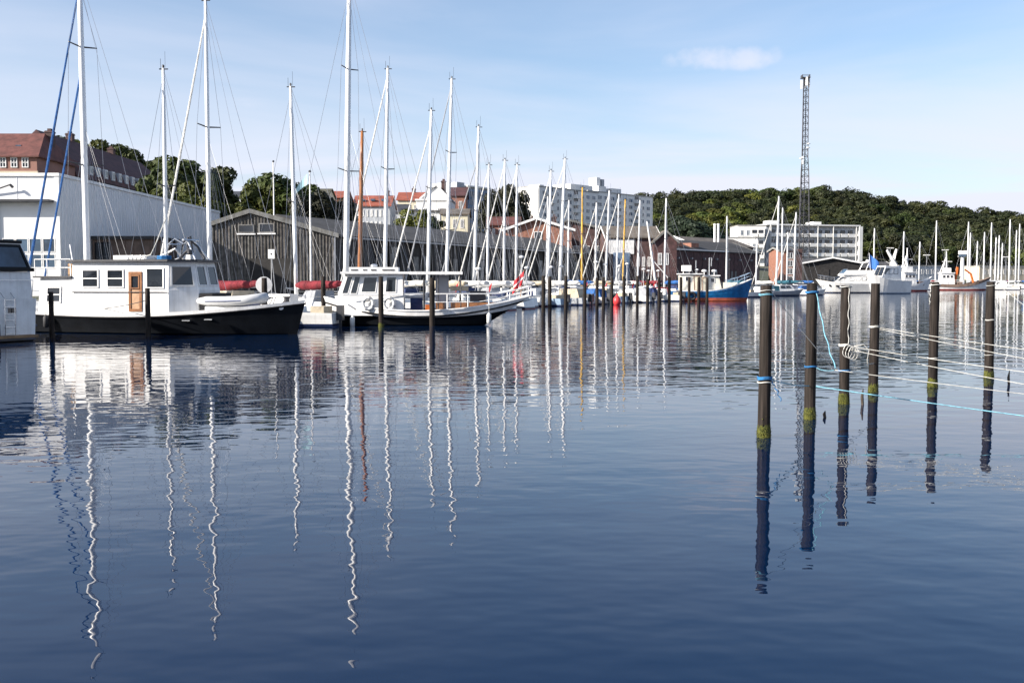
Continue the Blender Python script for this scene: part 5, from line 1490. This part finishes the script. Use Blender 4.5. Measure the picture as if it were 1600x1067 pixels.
for i in range(6):
    a = [(-.6 + i * .32, .15 * math.sin(i), 6.1 - i * .28), (-.6 + (i + 1) * .32, .15 * math.sin(i + 1), 6.1 - (i + 1) * .28)]
    h = 2.6 - .12 * i
    m.add([a[0], a[1], (a[1][0] - .05, a[1][1], a[1][2] - h + .1), (a[0][0] - .05, a[0][1], a[0][2] - h)], [(0, 3, 2, 1)])
m.build('cloth', 'flag_blue', g)

# ---- far fishing boats
def trawler(px, D, L, head, label, hullm, strip, house_x, crane=False, fb=3.4):
    t = thing('fishing_boat', label, 'fishing boat', (X_(px, D), D, 0), R(head))
    V, sheer, w = hull(t, L, L * .3, 1.6, 1.5, fb, (strip, hullm, 'red_antifoul', 'red_antifoul'), xs=-L / 2, stern=.85, rake=.10, flare=.18, strip=.7 if crane else .3, ns=14, boot=.3, deck_drop=.35, sm=.35)
    x = house_x
    cb, f = coam(x - 1.7, x + 1.6, 1.35, 1.2, 1.2, 4.2, .3, 0, .1); c = cb.build('wheelhouse', 'white_paint', t)
    for sd in ('stb', 'port'):
        for k in range(3): pane(f[sd], .08 + k * .3, .32 + k * .3, .62, .86, .05, .05, ('white_paint', 'glass_dark'), c)
    for k in range(3): pane(f['front'], .05 + k * .31, .33 + k * .31, .6, .88, .05, .05, ('white_paint', 'glass_dark'), c)
    boxes('wheelhouse_roof', 'white_paint', t, (x - 1.9, x + 1.5, -1.5, 1.5, 4.2, 4.38))
    boxes('monkey_house', 'white_paint', t, (x - .9, x + .7, -.8, .8, 4.39, 5.6))
    m = MB(); m.path([(x - .2, 0, 5.6), (x - .3, 0, 9.8)], [.22, .1], 6); m.tube((x - 1.3, 0, 7.2), (x + 1.1, 0, 7.2), .08); m.build('mast', 'white_paint', t)
    m = MB(); m.tube((x - 1.6, -.9, 4.3), (x - .4, 0, 8.2), .09); m.tube((x - 1.6, .9, 4.3), (x - .4, 0, 8.2), .09); m.build('a_frame', 'white_paint', t)
    rails(t, V, sheer, 0, 6, 1.0, .04, 'white_paint')
    boxes('net_bin', 'brown_board', t, (x + 2.2, x + 3.4, -1.2, 1.2, 1.3, 2.2))
    if crane:
        xx = x + 3.6
        m = MB(); m.path([(xx, 0, 1.3), (xx, 0, 8.6)], [.65, .38], 8); m.build('lamp_tower', 'white_paint', t)
        boxes('lantern', 'white_paint', t, (xx - .8, xx + .8, -.8, .8, 9.0, 9.9))
        boxes('lantern_glass', 'glass_blue', t, (xx - .7, xx + .7, -.7, .7, 8.4, 9.0))
        m = MB(); m.path([(xx + 3.0, .4, 1.6), (xx + 2.2, .2, 4.1), (xx + .7, .0, 5.2)], [.28, .26, .22], 5); m.build('crane_arm', 'orange_paint', t)
        m = MB(); m.path([(xx - 1.6, .4, 1.6), (xx - 1.2, .2, 4.4), (xx - 1.1, .2, 5.8)], [.35, .32, .3], 5); m.build('crane_post', 'orange_paint', t)
    return t
trawler(1422, 232, 11, 12, 'white fishing boat with cluttered mast and open rail left of the orange crane', 'white_paint', 'white_paint', -.6)
trawler(1503, 258, 14, -6, 'grey-white fishing boat with dark raised bow, lantern tower and orange crane arm', 'white_paint', 'brown_board', -3.6, True)
cruiser(1566, 262, 8, 160, 'white motor boat in the far marina right of the grey-white fishing boat', hh=1.4)
cruiser(1543, 268, 7, 20, 'small white boat tucked under the dark raised bow', hh=1.2)

# ================================================================== BERTH PILES
def pile(px, D, ytop, r, label, group, moss=True, n=14, lean=0.0):
    x = X_(px, D); h = Z_(ytop, D)
    t = thing('mooring_pile', label, 'mooring pile', (x, D, 0), rnd.uniform(0, 6), group)
    m = MB(); k = 9; pts, rr = [], []
    for i in range(k + 1):
        z = -1.6 + (h + 1.6) * i / k
        pts.append((lean * z + rnd.uniform(-.004, .004), rnd.uniform(-.004, .004), z)); rr.append(r * (1.06 - .08 * i / k) * rnd.uniform(.985, 1.015))
    rr[-1] *= .93
    m.path(pts, rr, n); m.build('post', 'pile_timber', t, smooth=True)
    if moss:
        m = MB(); m.lathe([(r * .99, -.25), (r * 1.09, -.12), (r * 1.13, 0), (r * 1.10, .10), (r * 1.05, .17), (r * .98, .23)], n=20, jit=.05); m.build('moss_collar', 'moss', t)
        m = MB()
        for q in range(150):
            a = rnd.uniform(0, 6.28); z = abs(rnd.gauss(0, .10)); rad = r * 1.05
            p = Vector((rad * math.cos(a), rad * math.sin(a), z)); o_ = Vector((math.cos(a), math.sin(a), rnd.uniform(-.8, .3))) * rnd.uniform(.02, .045)
            s_ = Vector((-math.sin(a), math.cos(a), 0)) * .012
            m.add([p - s_, p + s_, p + o_], [(0, 1, 2)])
        stuff(m.build('weed', 'moss', t))
    return Vector((x, D, 0)), h, r, t
GP = 'near berth piles with moss at the waterline'
PL = []
for (px, yw, yt, r, lb) in ((1197, 683, 446, .098, 'dark timber pile with blue rope wrapped around its middle'), (1269, 655, 443, .098, 'dark timber pile with blue knot at its head'), (1322, 631, 446, .10, 'dark timber pile hung with coiled white rope'), (1368, 613, 443, .102, 'dark timber pile with white rope looped below its head'), (1461, 605, 441, .105, 'dark timber pile with a white line down one side of its head'), (1549, 591, 440, .11, 'dark timber pile with two white rope turns')):
    D = 2.5 / math.tan(PITCH + math.atan((yw - 533.5) / 1600))
    PL.append(pile(px, D, yt, r, lb, GP, lean=rnd.uniform(-.006, .006)))
GL = 'outer berth piles before the motor boats'
for (px, yw, yt, r, lb) in ((79, 529, 456, .105, 'black pile between the white motor yacht and the barge'), (230, 526, 450, .115, 'black pile in front of the barge wheelhouse door'), (505, 505, 432, .13, 'black pile between the barge bow and the pilothouse boat'), (595, 511, 432, .14, 'black pile in front of the pilothouse'), (675, 510, 434, .15, 'black pile in front of the canopy of the pilothouse boat'), (413, 512, 434, .15, 'black pile half hidden behind the barge foredeck')):
    D = 2.5 / math.tan(PITCH + math.atan((yw - 533.5) / 1600))
    pile(px, D, yt, r, lb, GL, moss=(px == 595), n=10)
GM = 'row of piles before the middle berths'
for (px, yw, yt) in ((849, 488, 431), (859, 486, 432), (884, 485, 431), (914, 484, 433), (933, 483, 434), (943, 482, 433), (956, 481, 434), (975, 480, 432), (996, 479, 431), (1012, 479, 436), (1030, 478, 433), (1046, 478, 433), (1064, 477, 433), (1077, 477, 433), (1092, 477, 433), (1105, 476, 434)):
    D = 2.5 / math.tan(PITCH + math.atan((yw - 533.5) / 1600))
    pile(px, D, yt, .15, 'dark pile in the row before the middle berths', GM, moss=False, n=8)

# ================================================================== ROPES
def rope(p, q, sag, r, mat, label, turns=(), group=None, wig=0.0, n=16):
    t = thing('mooring_rope', label, 'rope', tuple(p), 0, group)
    o = Vector(p)
    pts = []
    for i in range(n + 1):
        u = i / n
        pts.append(Vector(p) * (1 - u) + Vector(q) * u - o + Vector((wig * math.sin(u * 23), wig * math.sin(u * 17 + 1), -sag * 4 * u * (1 - u))))
    m = MB(); m.path(pts, r, 5); m.build('line', mat, t, smooth=True)
    for (pl, z, k, mt) in turns:
        c, h, pr, _ = pl
        m = MB(); w = []
        for i in range(k * 14 + 1):
            a = i * 2 * math.pi / 14
            w.append(Vector((c.x + (pr * 1.04 + r) * math.cos(a), c.y + (pr * 1.04 + r) * math.sin(a), z + .016 * i / 14 + .006 * math.sin(a * 3))) - o)
        m.path(w, r * 1.15, 5); m.build('turns', mt, t, smooth=True)
    return t
def on(pl, z, side=(1, 0)):
    c, h, r, _ = pl
    return Vector((c.x + side[0] * (r * 1.03), c.y + side[1] * (r * 1.03), z))
def zz(px, py, D): return at(px, py, D)
D1, D2, D3, D4, D5, D6 = [p[0].y for p in PL]
P1, P2, P3, P4, P5, P6 = PL
EDGE = lambda y, D=14.5, px=1760: at(px, y, D)      # beyond the right edge the lines run on to a jetty pile
jp = pile(1900, 15.0, 440, .11, 'timber jetty pile that the mooring lines run to', 'jetty piles beside the viewer', moss=True)
def J(z): return Vector((jp[0].x - .1, jp[0].y, z))
def JT(p, y):
    """height on the jetty pile so that the straight line from p passes the sight line (1600, y)"""
    jx, jy = jp[0].x - .1, jp[0].y
    u = (.5 * p.y - p.x) / ((jx - p.x) - .5 * (jy - p.y))
    z = Z_(y, p.y + (jy - p.y) * u)
    return J(max(.15, p.z + (z - p.z) / u))
jn = at(1304, 578, 17.2)
rope(on(P1, Z_(456, D1), (.7, -.7)), jn, .02, .0058, 'white_rope', 'taut white rope slanting down from the head of the rope-wrapped pile', [(P1, Z_(455, D1), 1, 'white_rope'), (P1, Z_(462, D1), 2, 'cyan_rope')])
rope(on(P2, Z_(456, D2), (.5, -.85)), jn + Vector((.02, 0, .03)), .12, .010, 'cyan_rope', 'pale blue rope falling from the knot on the second pile', [(P2, Z_(458, D2), 2, 'blue_rope')], wig=.01)
rope(jn, on(P2, Z_(574, D2), (.8, -.6)), .03, .0062, 'cyan_rope', 'short pale blue rope tied between the rope junction and second pile', [(P2, Z_(574, D2), 2, 'blue_rope')], wig=.01)
rope(jn, JT(jn, 613), .02, .0058, 'white_rope', 'white rope running right from the rope junction across all the piles')
rope(on(P1, Z_(592, D1), (.8, -.6)), on(P2, Z_(602, D2), (-.5, -.85)), .03, .009, 'cyan_rope', 'thin cyan rope between the two foremost rope-tied piles', [(P1, Z_(593, D1), 3, 'blue_rope'), (P1, Z_(598, D1), 1, 'white_rope')])
rope(on(P2, Z_(603, D2), (.8, -.6)), JT(on(P2, Z_(603, D2)), 647), .02, .009, 'cyan_rope', 'thin cyan rope low over the water towards the jetty')
m_ = on(P1, Z_(594, D1), (.9, -.5)); 
rope(m_, m_ + Vector((.16, -.02, -.33)), -.03, .008, 'blue_rope', 'frayed blue rope end dangling from the wrapped pile', wig=.015)
rope(on(P3, Z_(447, D3), (.3, -.95)), on(P3, Z_(540, D3), (.35, -.95)), .0, .0095, 'white_rope', 'white rope hanging straight down the coil-hung pile', [(P3, Z_(449, D3), 1, 'white_rope'), (P3, Z_(541, D3), 3, 'white_rope')], wig=.012)
# coil
g = thing('rope_coil', 'loose coil of white rope hanging on the pile among the lines', 'rope coil', tuple(on(P3, Z_(548, D3), (.2, -1.15))))
for k in range(3):
    m = MB(); m.path([(.10 * math.cos(a) + .05 * k + .01 * math.sin(3 * a), -.02 * k - .01, .13 * math.sin(a) - .02 * k) for a in [i * 2 * math.pi / 16 for i in range(16)]], .008, 5, closed=True); m.build('loop', 'white_rope', g, smooth=True)
m = MB(); m.path([(.12, -.03, .1), (.3, -.04, .14), (.42, -.03, .02), (.38, -.05, -.16), (.40, -.02, -.3)], .008, 5); m.build('tail', 'white_rope', g, smooth=True)
rope(on(P3, Z_(541, D3), (.9, -.5)), JT(on(P3, Z_(541, D3)), 578), .03, .0058, 'white_rope', 'upper white rope from the coiled pile to the jetty')
rope(on(P3, Z_(546, D3), (.9, -.5)), JT(on(P3, Z_(546, D3)), 596), .04, .0058, 'white_rope', 'lower white rope from the coiled pile to the jetty')
rope(on(P3, Z_(566, D3), (.9, -.5)), on(P4, Z_(567, D4), (-.3, -.95)), .03, .009, 'white_rope', 'short white rope between the coiled pile and its right neighbour', [(P3, Z_(580, D3), 2, 'blue_rope')])
rope(on(P4, Z_(512, D4), (.8, -.6)), JT(on(P4, Z_(512, D4)), 543), .03, .0058, 'white_rope', 'upper white rope from the looped pile to the jetty', [(P4, Z_(512, D4), 3, 'white_rope')])
rope(on(P4, Z_(514, D4), (.8, -.6)), JT(on(P4, Z_(514, D4)), 557), .03, .0058, 'white_rope', 'slacker white rope from the looped pile to the jetty')
rope(on(P5, Z_(443, D5), (-.95, -.3)), on(P5, Z_(476, D5), (-1.2, -.3)), .0, .010, 'white_rope', 'short white line hanging down one side of a pile head', [(P5, Z_(446, D5), 1, 'white_rope'), (P5, Z_(560, D5), 1, 'white_rope')], wig=.01)
rope(on(P6, Z_(443, D6), (.9, -.4)), JT(on(P6, Z_(443, D6)), 498), .02, .0058, 'white_rope', 'white rope slanting from the head of the twice-wrapped pile', [(P6, Z_(447, D6), 1, 'white_rope'), (P6, Z_(501, D6), 2, 'white_rope'), (P6, Z_(555, D6), 1, 'white_rope')])
# barge mooring lines
rope(Vector((-23.5, 52.2, 1.15)), Vector((X_(230, 45.4) - .1, 45.4, 1.6)), .25, .018, 'rubber', 'dark mooring line from the barge stern to the pile')
# sticks breaking the surface
for (px, yy, D, h, lb) in ((1347, 632, 20.5, .32, 'dark stick poking out of the water between two mossy piles'), (1288, 652, 18.6, .12, 'short dark float beside the second pile'), (1576, 592, 24.5, .34, 'thin dark stick poking out of the water by the last pile')):
    p = at(px, yy, D)
    m = MB(); m.path([(0, 0, -.5), (.01, 0, 0), (.0, .01, h * .5), (.015, 0, h)], [.02, .028, .03, .008], 6)
    o = m.build('floating_stick', 'bark'); o.location = (p.x, D, 0); tag(o, lb, 'stick')

# ================================================================== FLAGPOLES, SIGN
for (px, y0, D, lb) in ((427, 254, 96, 'thin white flagpole rising over the board shed'), (484, 270, 80.5, 'thin white flagpole with pale blue pennant by the board shed')):
    p = at(px, y0, D)
    t = thing('flagpole', lb, 'flagpole', (p.x, D, 1.2))
    m = MB(); m.tube((0, 0, 0), (0, 0, p.z - 1.2), .085, .05, 8); m.build('pole', 'white_paint', t)
    m = MB(); m.lathe([(.02, 0), (.11, .05), (.11, .14), (.02, .2)], (0, 0, p.z - 1.2), 8); m.build('finial', 'dark_metal', t)
g = thing('pennant', 'pale blue triangular pennant drooping from the flagpole', 'flag', (X_(484, 80.4), 80.4, Z_(280, 80.4)))
m = MB()
for i in range(8):
    u0, u1 = i / 8, (i + 1) / 8
    f_ = lambda u, s: (-.1 - 1.15 * u, .1 * math.sin(5 * u), -1.35 * u ** 1.3 + s * (.42 - .30 * u) * (1 if s > 0 else 1))
    m.add([f_(u0, -1), f_(u1, -1), f_(u1, 1), f_(u0, 1)], [(0, 1, 2, 3)])
m.build('cloth', 'flag_pale', g)
D = 78
p = at(424, 397, D)
t = thing('notice_board', 'small white square notice on a forked pole before the board shed', 'sign', (p.x, D, 1.2))
boxes('board', 'sign_white', t, (-.24, .24, -.03, .03, p.z - 1.55, p.z - .85))
m = MB(); m.tube((-.03, .05, 0), (0, .05, p.z - 1.0), .04); m.tube((.3, .05, 0), (.03, .05, p.z - 1.5), .03); m.build('pole', 'galvanised', t)
m = MB(); m.lathe([(.02, 0), (.07, .005), (.02, .01)], n=10); o = m.build('emblem', 'dark_metal', t); o.location = (0, -.031, p.z - 1.2); o.rotation_euler = (R(90), 0, 0)
# white loading derrick and crane-like spar by the blue fishing boat
D = 150
a, b = at(1026, 430, D), at(1011, 346, D)
t = thing('loading_spar', 'white slanted loading spar with cross braces left of the blue fishing boat', 'derrick', (a.x, D, 1.2))
m = MB(); m.path([Vector((0, 0, 0)), Vector((b.x - a.x, 0, b.z - 1.2))], [.22, .12], 6); m.build('spar', 'white_paint', t)
m = MB(); m.tube((-.9, 0, 4.6), (1.9, 0, 1.4), .07); m.tube((-.6, 0, 5.4), (-.9, 0, 0), .06); m.build('brace', 'white_paint', t)
